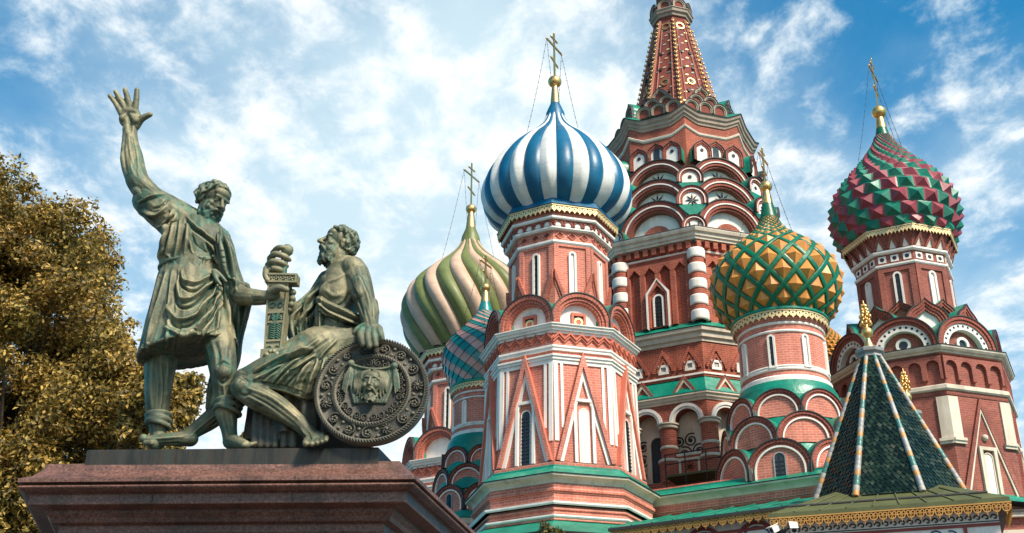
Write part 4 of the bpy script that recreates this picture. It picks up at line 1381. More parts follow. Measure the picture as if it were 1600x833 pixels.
    mb = MB(); octring(mb, [(.85, 47.0), (.80, 49.3), (.95, 49.5)], phi); mb.build('drum', M['brick_dark'], root)
    P = dense([(.85, 49.5), (1.15, 50.0), (1.25, 50.5), (1.0, 51.2), (.5, 51.8), (.2, 52.4), (.1, 53)], 20)
    mb = MB(); revolve(mb, P, 24, sharp=False); dm = mb.build('dome', M['gold'], root)
    cross_and_chains(dm, 53.3, .09, 53.8, .25, 56.5, 51.3, .9, 'gold', 52.8, .12, .9)
central_church()

# a further small dome glimpsed between the two right hand churches
def far_church():
    root = tag(empty('church_tower', (19.35, 72.5, 0)), 'small distant dome of ochre spikes glimpsed behind the green latticed dome', 'tower', 'towers of the onion domed cathedral')
    mb = MB(); revolve(mb, [(1.7, 0), (1.0, 29.2)], 40); mb.build('drum', M['brick_wine'], root)
    on = Onion([(1.0, 29.2), (1.32, 29.8), (1.38, 30.4), (1.15, 31.0), (.7, 31.6), (.3, 32.1), (.12, 32.6)])
    mb = MB(); N = 26; D = 2 * pi / N; dt = D * .8; n = int(on.T / dt)
    for j in range(n):
        for i in range(N):
            th = (i + j * .5) * D; ta = (j + .5) * dt
            q = [on.pos(th + k * D / 2, max(0, ta + kk * dt / 2)) for k, kk in ((-1, -1), (1, -1), (1, 1), (-1, 1))]
            ap = on.pos(th, ta, .11 * on.rz(ta)[0])
            for e in range(4):
                mb.face([q[e], q[(e + 1) % 4], ap], m=0 if e else 1)
    d = mb.build('dome', [M['ochre'], M['olive']], root)
    cross_and_chains(d, 33.0, .08, 33.2, .12, 34, 31.4, .7, 'olive', 32.5, .22, .6)
far_church()
# ------------------------------------------------------------------ gallery, lean-to roof, tented porches
def lace_line(parent, fr, u0, u1, z0, z1, n, mat='gold_trim'):
    mb = MB(); w = (u1 - u0) / n; zm = z0 + (z1 - z0) * .5
    for i in range(n):
        c = u0 + w * (i + .5)
        box(mb, fr, c - w / 2, z1 - .04, c + w / 2, z1, -.02, .03)
        # pierced strip: little rings and hanging lobes
        for j in (-.25, .25):
            r = w * .235
            band(mb, fr, circle(c + j * w, z1 - .05 - r, r, 10), circle(c + j * w, z1 - .05 - r, r * .52, 10), -.02, .02, closed=True)
        h = zm - z0
        box(mb, fr, c - w / 2, zm + .02, c + w / 2, zm + .045, -.02, .02)
        band(mb, fr, arc(c, zm + .02, w * .44, 12, a0=pi, a1=2 * pi), arc(c, zm + .02, w * .33, 12, a0=pi, a1=2 * pi), -.02, .02)
        band(mb, fr, circle(c, zm - w * .12, w * .15, 10), circle(c, zm - w * .12, w * .08, 10), -.02, .02, closed=True)
        slab(mb, fr, [(c - w * .07, zm - w * .42), (c, z0), (c + w * .07, zm - w * .42)], -.02, .02)
        slab(mb, fr, [(c, zm - .02), (c + w * .10, zm + .06), (c, zm + .13), (c - w * .10, zm + .06)], -.02, .02)
    return mb.build('gold_lace_trim', M[mat], parent)

def finial(parent, base, s):
    mb = MB(); c = base
    revolve(mb, [(.26 * s, 0), (.22 * s, .10 * s), (.10 * s, .42 * s), (.09 * s, .52 * s), (.20 * s, .60 * s), (.24 * s, .74 * s), (.19 * s, .88 * s), (.09 * s, .95 * s), (.12 * s, 1.02 * s), (.05 * s, 1.10 * s), (.05 * s, 1.9 * s), (.02 * s, 2.15 * s)], 16, c=c, sharp=False)
    for k, (z, r, n) in enumerate(((1.12, .20, 7), (1.28, .14, 6), (1.42, .20, 7), (1.58, .13, 6), (1.72, .12, 5), (1.9, .07, 4))):
        for i in range(n):
            t = 2 * pi * i / n + k * .6
            p = Vector(c) + Vector((r * s * cos(t), r * s * sin(t), z * s))
            ball(mb, p, .065 * s, 6, sq=(1, 1, 1.5))
            tube(mb, [Vector(c) + Vector((0, 0, (z - .10) * s)), Vector(c) + Vector((r * .7 * s * cos(t), r * .7 * s * sin(t), (z - .06) * s)), p], .028 * s, 4)
    return mb.build('finial', M['gold'], parent)

def tent(parent, c, R, h, phi, nrow=30):
    """an eight sided tiled tent: scale tiles on each side, striped ribs on the edges"""
    cx_, cy_, cz_ = c
    r1 = .36
    tl = MB()
    for k in range(8):
        a, b = phi + k * pi / 4, phi + (k + 1) * pi / 4
        def P3(u, f, o=0.0):
            r = R + (r1 - R) * f
            pa = Vector((r * sin(a), -r * cos(a), h * f)); pb = Vector((r * sin(b), -r * cos(b), h * f))
            n = Vector((sin((a + b) / 2) * h, -cos((a + b) / 2) * h, (R - r1) * cos(pi / 8))).normalized()
            return Vector(c) + pa.lerp(pb, u) + n * o
        tl.face([P3(0, 0), P3(1, 0), P3(1, 1), P3(0, 1)], m=1)
        for j in range(nrow):
            f0 = j / nrow; L = 2 * (R + (r1 - R) * f0) * sin(pi / 8)
            n = max(2, int(round(L / .155)))
            for i in range(n + (j % 2)):
                u = (i + .5 - (j % 2) * .5) / n; w = .5 / n; df = 1.0 / nrow
                ul, ur = max(0, u - w), min(1, u + w)
                e = random.uniform(-.012, .012)
                q = [P3(u, f0 - df * .75 if j else 0, .045 + e), P3(ur, f0, .035 + e), P3(min(1, max(0, u + w * .9)), f0 + df * .9, .012), P3(max(0, min(1, u - w * .9)), f0 + df * .9, .012), P3(ul, f0, .035 - e)]
                tl.face(q, m=0)
                tl.face([P3(u, f0 - df * .75 if j else 0, .0), P3(ur, f0, .0), q[1], q[0]], m=1)
                tl.face([P3(ul, f0, .0), P3(u, f0 - df * .75 if j else 0, .0), q[0], q[4]], m=1)
    roof = tl.build('tent_roof', [M['tent_tile'], M['tent_gap']], parent)
    for k in range(8):
        a = phi + k * pi / 4
        p0 = Vector(c) + Vector(((R + .05) * sin(a), -(R + .05) * cos(a), -.02)); p1 = Vector(c) + Vector((r1 * sin(a), -r1 * cos(a), h))
        mb = MB(); n = 30
        for i in range(n):
            s0, s1 = i / n, (i + .97) / n
            rr = .108 - .036 * s0
            m = (0, 1, 3, 2, 0, 3, 1, 2)[(i * 5 + k) % 8]
            tube(mb, [p0.lerp(p1, s0), p0.lerp(p1, s0 + (s1 - s0) * .2), p0.lerp(p1, s1)], [rr * .93, rr * 1.04, rr], 8, m)
        mb.build('striped_rib', [M['rib_white'], M['rib_teal'], M['rib_orange'], M['grey_metal']], roof)
    mb = MB()
    octring(mb, [(.30, 0), (.42, .05), (.40, .15), (.50, .22), (.52, .32), (.46, .36), (.1, .40)], phi)
    o = mb.build('collar', M['grey_metal'], roof)
    o.location = Vector(c) + Vector((0, 0, h - .02))
    finial(roof, Vector(c) + Vector((0, 0, h + .36)), .86)
    return roof

m, t, b = newmat('glazed_dark_green_tile')
g_ = nd(t, 'ShaderNodeNewGeometry')
t.links.new(ramp(t, g_.outputs['Random Per Island'], [(0.0, (.004, .009, .006)), (.6, (.006, .019, .011)), (.9, (.010, .030, .017)), (1.0, (.020, .030, .020))]), b.inputs['Base Color'])
r_ = nd(t, 'ShaderNodeMapRange'); r_.inputs['To Min'].default_value = .16; r_.inputs['To Max'].default_value = .5; b.inputs['Specular IOR Level'].default_value = .28
t.links.new(g_.outputs['Random Per Island'], r_.inputs['Value']); t.links.new(r_.outputs[0], b.inputs['Roughness'])
M['tent_tile'] = m
M['gold_lace'] = paint('orange_gold_lace', (0.58, 0.285, 0.075), 0.42, 0.5, var=0.2, dirt=0.4)
M['tent_gap'] = paint('tile_joint', (0.010, 0.012, 0.010), 0.7)

def gallery():
    root = tag(empty('cathedral_gallery', (5.97, 49.5, 0)), 'long low brick gallery with a cream cornice and green roofs joining the onion domed towers', 'gallery')
    t = Vector((.876, -.482, 0)).normalized(); n = Vector((-t.y * -1, -t.x, 0))
    n = Vector((t.y, -t.x, 0))
    fr = Fr((0, 0, 0), t=t, n=n)
    u0, u1 = -1.5, 8.0
    def run(prof, name, mats, a=u0, b=u1):
        mb = MB(); v = 0
        for i in range(len(prof) - 1):
            (d0, z0), (d1, z1) = prof[i][:2], prof[i + 1][:2]; l = hypot(d1 - d0, z1 - z0)
            mm = prof[i][2] if len(prof[i]) > 2 else 0
            mb.face([fr(a, z0, d0), fr(b, z0, d0), fr(b, z1, d1), fr(a, z1, d1)], [(a, v), (b, v), (b, v + l), (a, v + l)], mm); v += l
        mb.face([fr(b, p[1], p[0]) for p in prof] , m=0)
        mb.face([fr(a, p[1], p[0]) for p in reversed(prof)], m=0)
        return mb.build(name, mats, root)
    run([(-.38, 0), (-.38, 14.28), (-.33, 14.28), (-.33, 14.36), (-.27, 14.36), (-.27, 14.46), (-.34, 14.46), (-.34, 14.68), (-12, 14.68), (-12, 0)], 'wall', M['brick_pink'])
    run([(-.40, 14.66), (-.34, 14.67)] + [(-.32 + .32 * (1 - cos(pi / 2 * k / 5)), 14.68 + .22 * sin(pi / 2 * k / 5)) for k in range(6)] + [(.01, 14.97), (-.4, 14.985)], 'cornice', M['cream'])
    run([(.04, 14.975, 1), (.05, 15.0, 0), (-.42, 15.30, 0), (-.42, 15.37, 2), (-.50, 15.38, 2), (-.50, 15.44, 1), (-12, 15.46, 1), (-12, 14.98, 1)], 'roof', [M['green'], M['lip'], M['brick_pink']])
    # the lean-to roof below, hipped towards the left, with standing seams and a gold fringe
    mb = MB()
    e0, e1 = .35, 7.8
    mb.face([fr(e0 - .1, 12.42, 5.75), fr(e1, 12.42, 5.75), fr(e1, 14.22, -.30), fr(-.6, 14.22, -.30)], m=0)
    mb.face([fr(e0 - .1, 12.34, 5.75), fr(e0 - .1, 12.42, 5.75), fr(-.6, 14.22, -.30), fr(-.6, 14.14, -.30)], m=1)
    box(mb, fr, e0 - .1, 12.32, e1, 12.418, 5.45, 5.76, 1)
    for i in range(10):
        u = e0 + (e1 - e0) * i / 9.5; ub = -.6 + (e1 + .6) * i / 9.5
        tube(mb, [fr(u, 12.44, 5.72), fr(ub, 14.24, -.28)], .035, 4, 0)
    tube(mb, [fr(e0, 12.60, 5.0), fr(e1, 12.62, 5.0)], .05, 5, 0)
    mb.build('lean_to_roof', [M['green'], M['lip']], root)
    f2 = fr.moved(0, 0, 5.70)
    lace_line(root, f2, e0 - .05, e1, 11.98, 12.34, 24, 'gold_lace')
    # painted wall under it
    mb = MB(); box(mb, fr, e0 + .25, 0, e1, 12.2, -.3, 5.2); w_ = mb.build('painted_wall', M['white'], root)
    f3 = fr.moved(0, 0, 5.2); mb = MB()
    for i in range(4):
        c = e0 + 1.35 + i * 1.9
        band(mb, f3, arc(c, 10.4, .78, 18, stilt=1.0), arc(c, 10.4, .66, 18, stilt=1.0), -.02, .05, 0, ms=0)
        band(mb, f3, arc(c, 10.4, .60, 18, stilt=1.0), arc(c, 10.4, .54, 18, stilt=1.0), -.02, .03, 2, ms=2)
    box(mb, f3, e0 + .3, 11.86, e1, 11.96, 0, .04, 0)
    for i in range(4):
        c = e0 + 2.3 + i * 1.9
        for sg in (-1, 1):
            scroll(mb, f3, c + sg * .17, 11.62, .15, 1.5, 0 if sg > 0 else pi, sg, .018, .02, 1)
            slab(mb, f3, [(c + sg * .05, 11.30), (c + sg * .20, 11.22), (c + sg * .12, 11.40)], 0, .02, 2)
        slab(mb, f3, circle(c, 11.38, .07, 8), 0, .02, 0)
    mb.build('fresco', [M['fresco_red'], M['iron'], M['navy']], w_)
gallery()

def porch():
    o = Vector((7.80, 37.72, 0)); t = Vector((.958, -.287, 0)).normalized(); n = Vector((t.y, -t.x, 0))
    root = tag(empty('tented_porch', o), 'porch with a dark green tiled tent roof, striped ribs and a gold fringed olive eave', 'porch')
    fr = Fr((0, 0, 0), t=t, n=n); L, D = 6.92, 7.4
    mb = MB()
    ctr = Vector((12.33, 40.15, 0)) - o; zc = 11.92
    # eave: a flat sheet roof rising to the foot of the tent
    k = [fr(0, 11.25, 0), fr(L, 11.25, 0), fr(L, 11.25, -D), fr(0, 11.25, -D)]
    R = 2.62; ring = [ctr + Vector((R * sin(rad(6) + i * pi / 4 - pi / 8 * 0), -R * cos(rad(6) + i * pi / 4), zc)) for i in range(8)]
    cen = ctr + Vector((0, 0, 13.15))
    for i in range(4):
        a, b = k[i], k[(i + 1) % 4]
        mb.face([a, b, cen], m=0)
        mb.face([a - Z * .14, b - Z * .14, b, a], m=0)
    mb.face([p - Z * .14 for p in k], m=1)
    for i in range(1, 9):
        p = k[0].lerp(k[1], i / 9); tube(mb, [p + Z * .01, p.lerp(cen, .42) + Z * .015], .03, 4, 0)
    tube(mb, [k[0].lerp(cen, .16) + Z * .02, k[1].lerp(cen, .16) + Z * .02], .05, 5, 1)
    mb.build('eave_roof', [M['olive_roof'], M['lip']], root)
    lace_line(root, fr.moved(0, -.25, -.02), .02, L, 10.98, 11.37, 26, 'gold_lace')
    lace_line(root, Fr(k[1] - Z * 11.25 - Z * .25, t=-n, n=t), .02, 2.0, 10.98, 11.37, 7, 'gold_lace')
    tent(root, (ctr.x - .05, ctr.y, zc), 2.56, 5.30, rad(6), 38)
    mb = MB(); box(mb, fr, .45, 0, L - .35, 11.12, -D + .4, -.38); w_ = mb.build('painted_wall', M['white'], root)
    f = fr.moved(0, -.25, -.38); mb = MB()
    box(mb, f, .43, 11.22, L - .33, 11.36, 0, .06, 0)
    box(mb, f, .43, 10.78, L - .33, 10.86, 0, .05, 0)
    m = 26; w = (L - .8) / m
    for i in range(m):                                     # running wave ornament
        u = .45 + w * (i + .5)
        scroll(mb, f, u, 11.02, .105, .9, pi, -1, .022, .012, 1)
        slab(mb, f, [(u - w * .5, 10.90), (u + w * .5, 10.90), (u + w * .5, 10.93), (u - w * .5, 10.93)], 0, .012, 1)
    for u in (5.55,): box(mb, f, u, 8, u + .10, 10.78, 0, .05, 0)
    box(mb, f, 6.15, 10.44, L - .33, 10.52, 0, .12, 0)
    for (u, v, r, st, hd) in ((4.75, 10.55, .20, 0, 1), (5.2, 10.52, .19, 2, -1), (4.2, 10.5, .22, 3, 1), (3.0, 10.5, .2, 0, -1), (2.2, 10.5, .2, 1, 1)):
        scroll(mb, f, u, v, r, 1.8, st, hd, .024, .012, 2)
    mb.build('fresco', [M['fresco_red'], M['iron'], M['navy']], w_)
porch()

def far_porch():
    ap = at(1421, 650, 47.5)
    root = tag(empty('tented_porch', (ap.x, ap.y, 0)), 'further porch whose gold finial shows past the edge of the green tiled tent roof', 'porch')
    tent(root, (0, 0, ap.z - 4.4), 1.75, 4.2, rad(6), 20)
    mb = MB(); octring(mb, [(1.8, 0), (1.8, ap.z - 4.4)], rad(6)); mb.build('wall', M['brick_wine'], root)
far_porch()

# lower wall running on behind the porch to the right
mb = MB(); fr = Fr((0, 0, 0), t=(.99, -.14, 0), n=(-.14, -.99, 0))
rw = tag(empty('low_annex', (16.0, 49.0, 0)), 'low dark brick annex with white string courses at the right edge behind the porch', 'annex')
box(mb, fr, 0, 0, 9, 14.0, -3, 0); mb.build('wall', M['brick_wine'], rw)
mb = MB()
for z in (12.3, 13.2): box(mb, fr, -.05, z, 9.05, z + .16, .0, .10)
box(mb, fr, -.1, 13.85, 9.1, 14.1, 0, .22); mb.build('moulding', M['cream'], rw)
mb = MB(); mb.face([fr(-.1, 14.11, .3), fr(9.1, 14.11, .3), fr(9.1, 14.7, -3), fr(-.1, 14.7, -3)]); mb.face([fr(-.1, 14.02, .3), fr(9.1, 14.02, .3), fr(9.1, 14.108, .3), fr(-.1, 14.108, .3)], m=1); mb.build('roof', [M['green'], M['lip']], rw)

# two security cameras at the corner of the porch
def cctv(px, py, Y, aim, label):
    p = at(px, py, Y); root = tag(empty('security_camera', p), label, 'camera', 'cameras under the porch eave')
    d = Vector(aim).normalized(); s = d.cross(Z).normalized(); u = s.cross(d)
    fr = Fr((0, 0, 0), t=s, n=d, up=u); mb = MB()
    box(mb, fr, -.10, -.10, .10, .10, -.30, .32); mb.build('housing', M['white'], root)
    mb = MB(); box(mb, fr, -.12, .102, .12, .125, -.32, .40); mb.build('sunshade', M['white'], root)
    mb = MB(); mb.face([fr(a, b, .325) for a, b in circle(0, 0, .075, 12)]); mb.build('lens', M['dark'], root)
    mb = MB(); tube(mb, [(0, 0, -.05), (.05, .12, -.22), (.05, .45, -.25)], .035, 6); mb.build('bracket', M['iron'], root)
cctv(1217, 823, 37.8, (-.8, -.35, -.45), 'white security camera turned to the left under the porch eave')
cctv(1239, 821, 37.6, (-.1, -.8, -.7), 'white security camera facing down, right of the other one')

# scaffold landing with a rail in front of the loggia
def landing():
    c = at(1090, 738, 54.6); root = tag(empty('metal_landing', (c.x, c.y, 0)), 'dark metal landing with a thin railing in front of the loggia arches', 'platform')
    t = Vector((.876, -.482, 0)).normalized(); n = Vector((t.y, -t.x, 0)); fr = Fr((0, 0, 0), t=t, n=n); z = c.z
    mb = MB(); box(mb, fr, -1.5, z - .10, 1.5, z, -1.1, .2); mb.build('deck', M['olive_roof'], root)
    for u in (-1.45, -.5, .5, 1.45):
        mb = MB(); tube(mb, [fr(u, z - 1.9, .17), fr(u, z + .95, .17)], .032, 5); mb.build('post', M['iron'], root)
    mb = MB()
    for h in (.5, .95): tube(mb, [fr(-1.5, z + h, .17), fr(1.5, z + h, .17)], .025, 5)
    mb.build('rail', M['iron'], root)
landing()
# ------------------------------------------------------------------ the square
m, t, b = newmat('cobbled_square')
pv = geo_pos(t)
vor = nd(t, 'ShaderNodeTexVoronoi'); vor.inputs['Scale'].default_value = 5.0; t.links.new(pv, vor.inputs['Vector'])
c = ramp(t, noise_n(t, 2.0, 5, .6, pv), [(.3, (.055, .055, .058)), (.7, (.12, .115, .11))])
c = mixc(t, 1.0, c, ramp(t, vor.outputs['Distance'], [(0.0, (1, 1, 1)), (.6, (.55, .55, .55))]), 'MULTIPLY')
t.links.new(c, b.inputs['Base Color']); b.inputs['Roughness'].default_value = .75
M['cobbles'] = m
mb = MB(); mb.face([(-1500, -1500, 0), (1500, -1500, 0), (1500, 1500, 0), (-1500, 1500, 0)])
g = mb.build('ground', M['cobbles']); g['kind'] = 'structure'
# ------------------------------------------------------------------ the monument: granite pedestal, bronze group
def bronze(name, tan, mid, dark, verd, tan_amt=0.5, verd_amt=0.5):
    m, t, b = newmat(name)
    p = geo_pos(t)
    c = ramp(t, noise_n(t, 2.3, 9, .68, p, .6), [(.34, dark), (.47, mid), (.60, tan), (.75, tuple(x * .8 for x in tan))])
    c = mixc(t, ramp(t, noise_n(t, 1.1, 5, .6, p, .8), [(.46, (0, 0, 0)), (.60, (.8, .8, .8))]), c, mixc(t, noise_n(t, 30, 3, .6, p), dark, mid))
    # verdigris: patches and ragged runs of unequal width
    mp = nd(t, 'ShaderNodeMapping'); mp.inputs['Scale'].default_value = (6.5, 6.5, .9); t.links.new(p, mp.inputs[0])
    st = noise_n(t, 1.0, 8, .70, mp.outputs[0], 1.2)
    pa = noise_n(t, 1.7, 9, .72, p, 1.0)
    su = nd(t, 'ShaderNodeMath', operation='ADD'); t.links.new(st, su.inputs[0]); t.links.new(pa, su.inputs[1])
    hf = nd(t, 'ShaderNodeMath', operation='MULTIPLY'); hf.inputs[1].default_value = .5; t.links.new(su.outputs[0], hf.inputs[0])
    g = ramp(t, hf.outputs[0], [(.585 - .11 * verd_amt, (0, 0, 0)), (.66 - .09 * verd_amt, (.92, .92, .92))])
    c = mixc(t, g, c, ramp(t, noise_n(t, 9, 5, .65, p), [(.35, tuple(x * .45 for x in verd)), (.7, verd)]))
    geo = nd(t, 'ShaderNodeNewGeometry')
    ed = ramp(t, geo.outputs['Pointiness'], [(.50, (0, 0, 0)), (.57, (1, 1, 1))])
    cr = ramp(t, geo.outputs['Pointiness'], [(.42, (.8, .8, .8)), (.49, (0, 0, 0))])
    c = mixc(t, cr, c, tuple(x * .6 for x in verd))
    e2 = nd(t, 'ShaderNodeMath', operation='MULTIPLY'); e2.inputs[1].default_value = tan_amt; t.links.new(ed, e2.inputs[0])
    c = mixc(t, e2.outputs[0], c, tuple(min(1, x * 1.25) for x in tan))
    t.links.new(c, b.inputs['Base Color'])
    b.inputs['Metallic'].default_value = .2
    r = nd(t, 'ShaderNodeMapRange'); r.inputs['To Min'].default_value = .34; r.inputs['To Max'].default_value = .80
    t.links.new(noise_n(t, 5, 6, .65, p), r.inputs['Value']); t.links.new(r.outputs[0], b.inputs['Roughness'])
    bump(t, b, noise_n(t, 26, 7, .72, p), .45, .02)
    return m
M['bronze'] = bronze('weathered_bronze', (.300, .255, .145), (.112, .115, .066), (.028, .036, .025), (.055, .195, .135), .55, .58)
M['bronze_green'] = bronze('green_bronze', (.20, .20, .12), (.085, .105, .070), (.034, .046, .034), (.055, .215, .155), .5, .75)
M['bronze_dark'] = bronze('dark_bronze', (.14, .122, .086), (.060, .053, .039), (.032, .029, .023), (.10, .092, .066), .8, .0)
def granite():
    m, t, b = newmat('red_granite'); p = geo_pos(t)
    c = ramp(t, noise_n(t, 38, 3, .7, p), [(.32, (.055, .024, .017)), (.5, (.180, .082, .060)), (.72, (.29, .160, .125))])
    c = mixc(t, 1.0, c, ramp(t, noise_n(t, 1.3, 6, .65, p), [(.32, (.62, .58, .56)), (.68, (1.1, 1.08, 1.05))]), 'MULTIPLY')
    g = ramp(t, streaked(t, 3.0), [(.55, (0, 0, 0)), (.75, (.6, .6, .6))])
    c = mixc(t, g, c, (.030, .022, .019))
    c = mixc(t, ramp(t, noise_n(t, 3.2, 8, .7, p, .5), [(.50, (0, 0, 0)), (.66, (.65, .65, .65))]), c, (.040, .024, .018))
    t.links.new(c, b.inputs['Base Color']); b.inputs['Roughness'].default_value = .5
    bump(t, b, noise_n(t, 60, 3, .6, p), .12, .006)
    return m
M['granite'] = granite()

PED = [Vector((-5.24, 12.985)), Vector((-1.02, 12.863)), Vector((-.30, 16.07)), Vector((-5.95, 16.25))]
def inset_poly(poly, d):
    out_ = []; n = len(poly); L = []
    for i in range(n):
        a, b = poly[i], poly[(i + 1) % n]; e = (b - a).normalized(); nn = Vector((-e.y, e.x))
        L.append((a + nn * d, e))
    for i in range(n):
        (p, e), (q, f) = L[i - 1], L[i]
        den = e.x * f.y - e.y * f.x; w = q - p
        s = (w.x * f.y - w.y * f.x) / den
        out_.append(p + e * s)
    return out_
def ped_ring(mb, prof, poly=PED, cap=True):
    prev = None
    for d, z in prof:
        cur = [Vector((p.x, p.y, z)) for p in inset_poly(poly, d)]
        if prev:
            for i in range(4):
                j = (i + 1) % 4; mb.face([prev[i], prev[j], cur[j], cur[i]])
        prev = cur
    if cap: mb.face(prev)
ped = tag(empty('monument_pedestal', (-3.1, 14.5, 0)), 'red granite pedestal with a moulded cornice carrying the bronze statues', 'pedestal')
def rel(o, root=None):
    o.parent = root; o.matrix_parent_inverse = Matrix.Translation(root.location).inverted(); return o
bpy.context.view_layer.update()
mb = MB(); ped_ring(mb, [(.50, 0), (.50, 4.80)], cap=False); rel(mb.build('shaft', M['granite']), ped)
mb = MB(); ped_ring(mb, [(.52, 4.78), (.46, 4.79), (.44, 4.82), (.44, 4.90), (.36, 4.915), (.34, 4.96), (.30, 5.0), (.30, 5.035), (.13, 5.05), (.125, 5.06), (.125, 5.155), (.11, 5.165), (.07, 5.17)] + [(.07 - .055 * sin(pi * k / 6) - .01, 5.175 + .075 * (k / 6)) for k in range(7)] + [(.05, 5.255), (.0, 5.262), (.0, 5.305), (.02, 5.312), (.12, 5.36), (.20, 5.44), (.24, 5.53), (.5, 5.54)])
rel(mb.build('cornice', M['granite']), ped)
mb = MB()
qf, qe = inset_poly(PED, -.003)[:2]
for f in (.335, .70):
    q = qf.lerp(qe, f); fr = Fr((q.x, q.y, 5.262), t=(1, -.029, 0), n=(-.029, -1, 0)); box(mb, fr, -.004, 0, .004, .044, -.01, .001)
qf, qe = inset_poly(PED, .122)[:2]
for f in (.33, .70):
    q = qf.lerp(qe, f); fr = Fr((q.x, q.y, 5.06), t=(1, -.029, 0), n=(-.029, -1, 0)); box(mb, fr, -.004, 0, .004, .095, -.01, .001)
rel(mb.build('joint', M['dark']), ped)
mb = MB(); ped_ring(mb, [(-.5, 0), (-.5, .9), (-.25, 1.0), (-.25, 1.5), (.2, 1.65)]); rel(mb.build('footing', M['granite']), ped)
ZP = 5.685
m, t, b = newmat('bronze_plinth_patina'); p_ = geo_pos(t)
mp = nd(t, 'ShaderNodeMapping'); mp.inputs['Scale'].default_value = (5, 5, .8); t.links.new(p_, mp.inputs[0])
c = ramp(t, noise_n(t, 1.0, 6, .7, mp.outputs[0], .3), [(.34, (.012, .014, .013)), (.46, (.028, .030, .025)), (.56, (.050, .038, .028)), (.66, (.032, .055, .046)), (.8, (.08, .10, .08))])
t.links.new(c, b.inputs['Base Color']); b.inputs['Metallic'].default_value = .3; b.inputs['Roughness'].default_value = .5
bump(t, b, noise_n(t, 16, 5, .6, p_), .2, .01)
M['plinth'] = m
SL = [Vector((-4.63, 13.20)), Vector((-1.44, 13.10)), Vector((-.98, 15.5)), Vector((-5.1, 15.6))]
plinth = tag(empty('bronze_base', (-3.0, 14.3, 5.5)), 'low dark bronze slab under the feet of the statues', 'base slab'); bpy.context.view_layer.update()
mb = MB(); ped_ring(mb, [(0, 5.50), (0, ZP - .012), (.012, ZP)], SL)
rel(mb.build('slab', M['plinth']), plinth)
mb = MB()
for f in (.16, .31, .47, .63, .80, .97):
    q = SL[0].lerp(SL[1], f); fr = Fr((q.x, q.y, 5.54), t=(1, -.031, 0), n=(-.031, -1, 0))
    box(mb, fr, -.005, 0, .005, .142, -.01, .004)
rel(mb.build('seam', M['dark']), plinth)

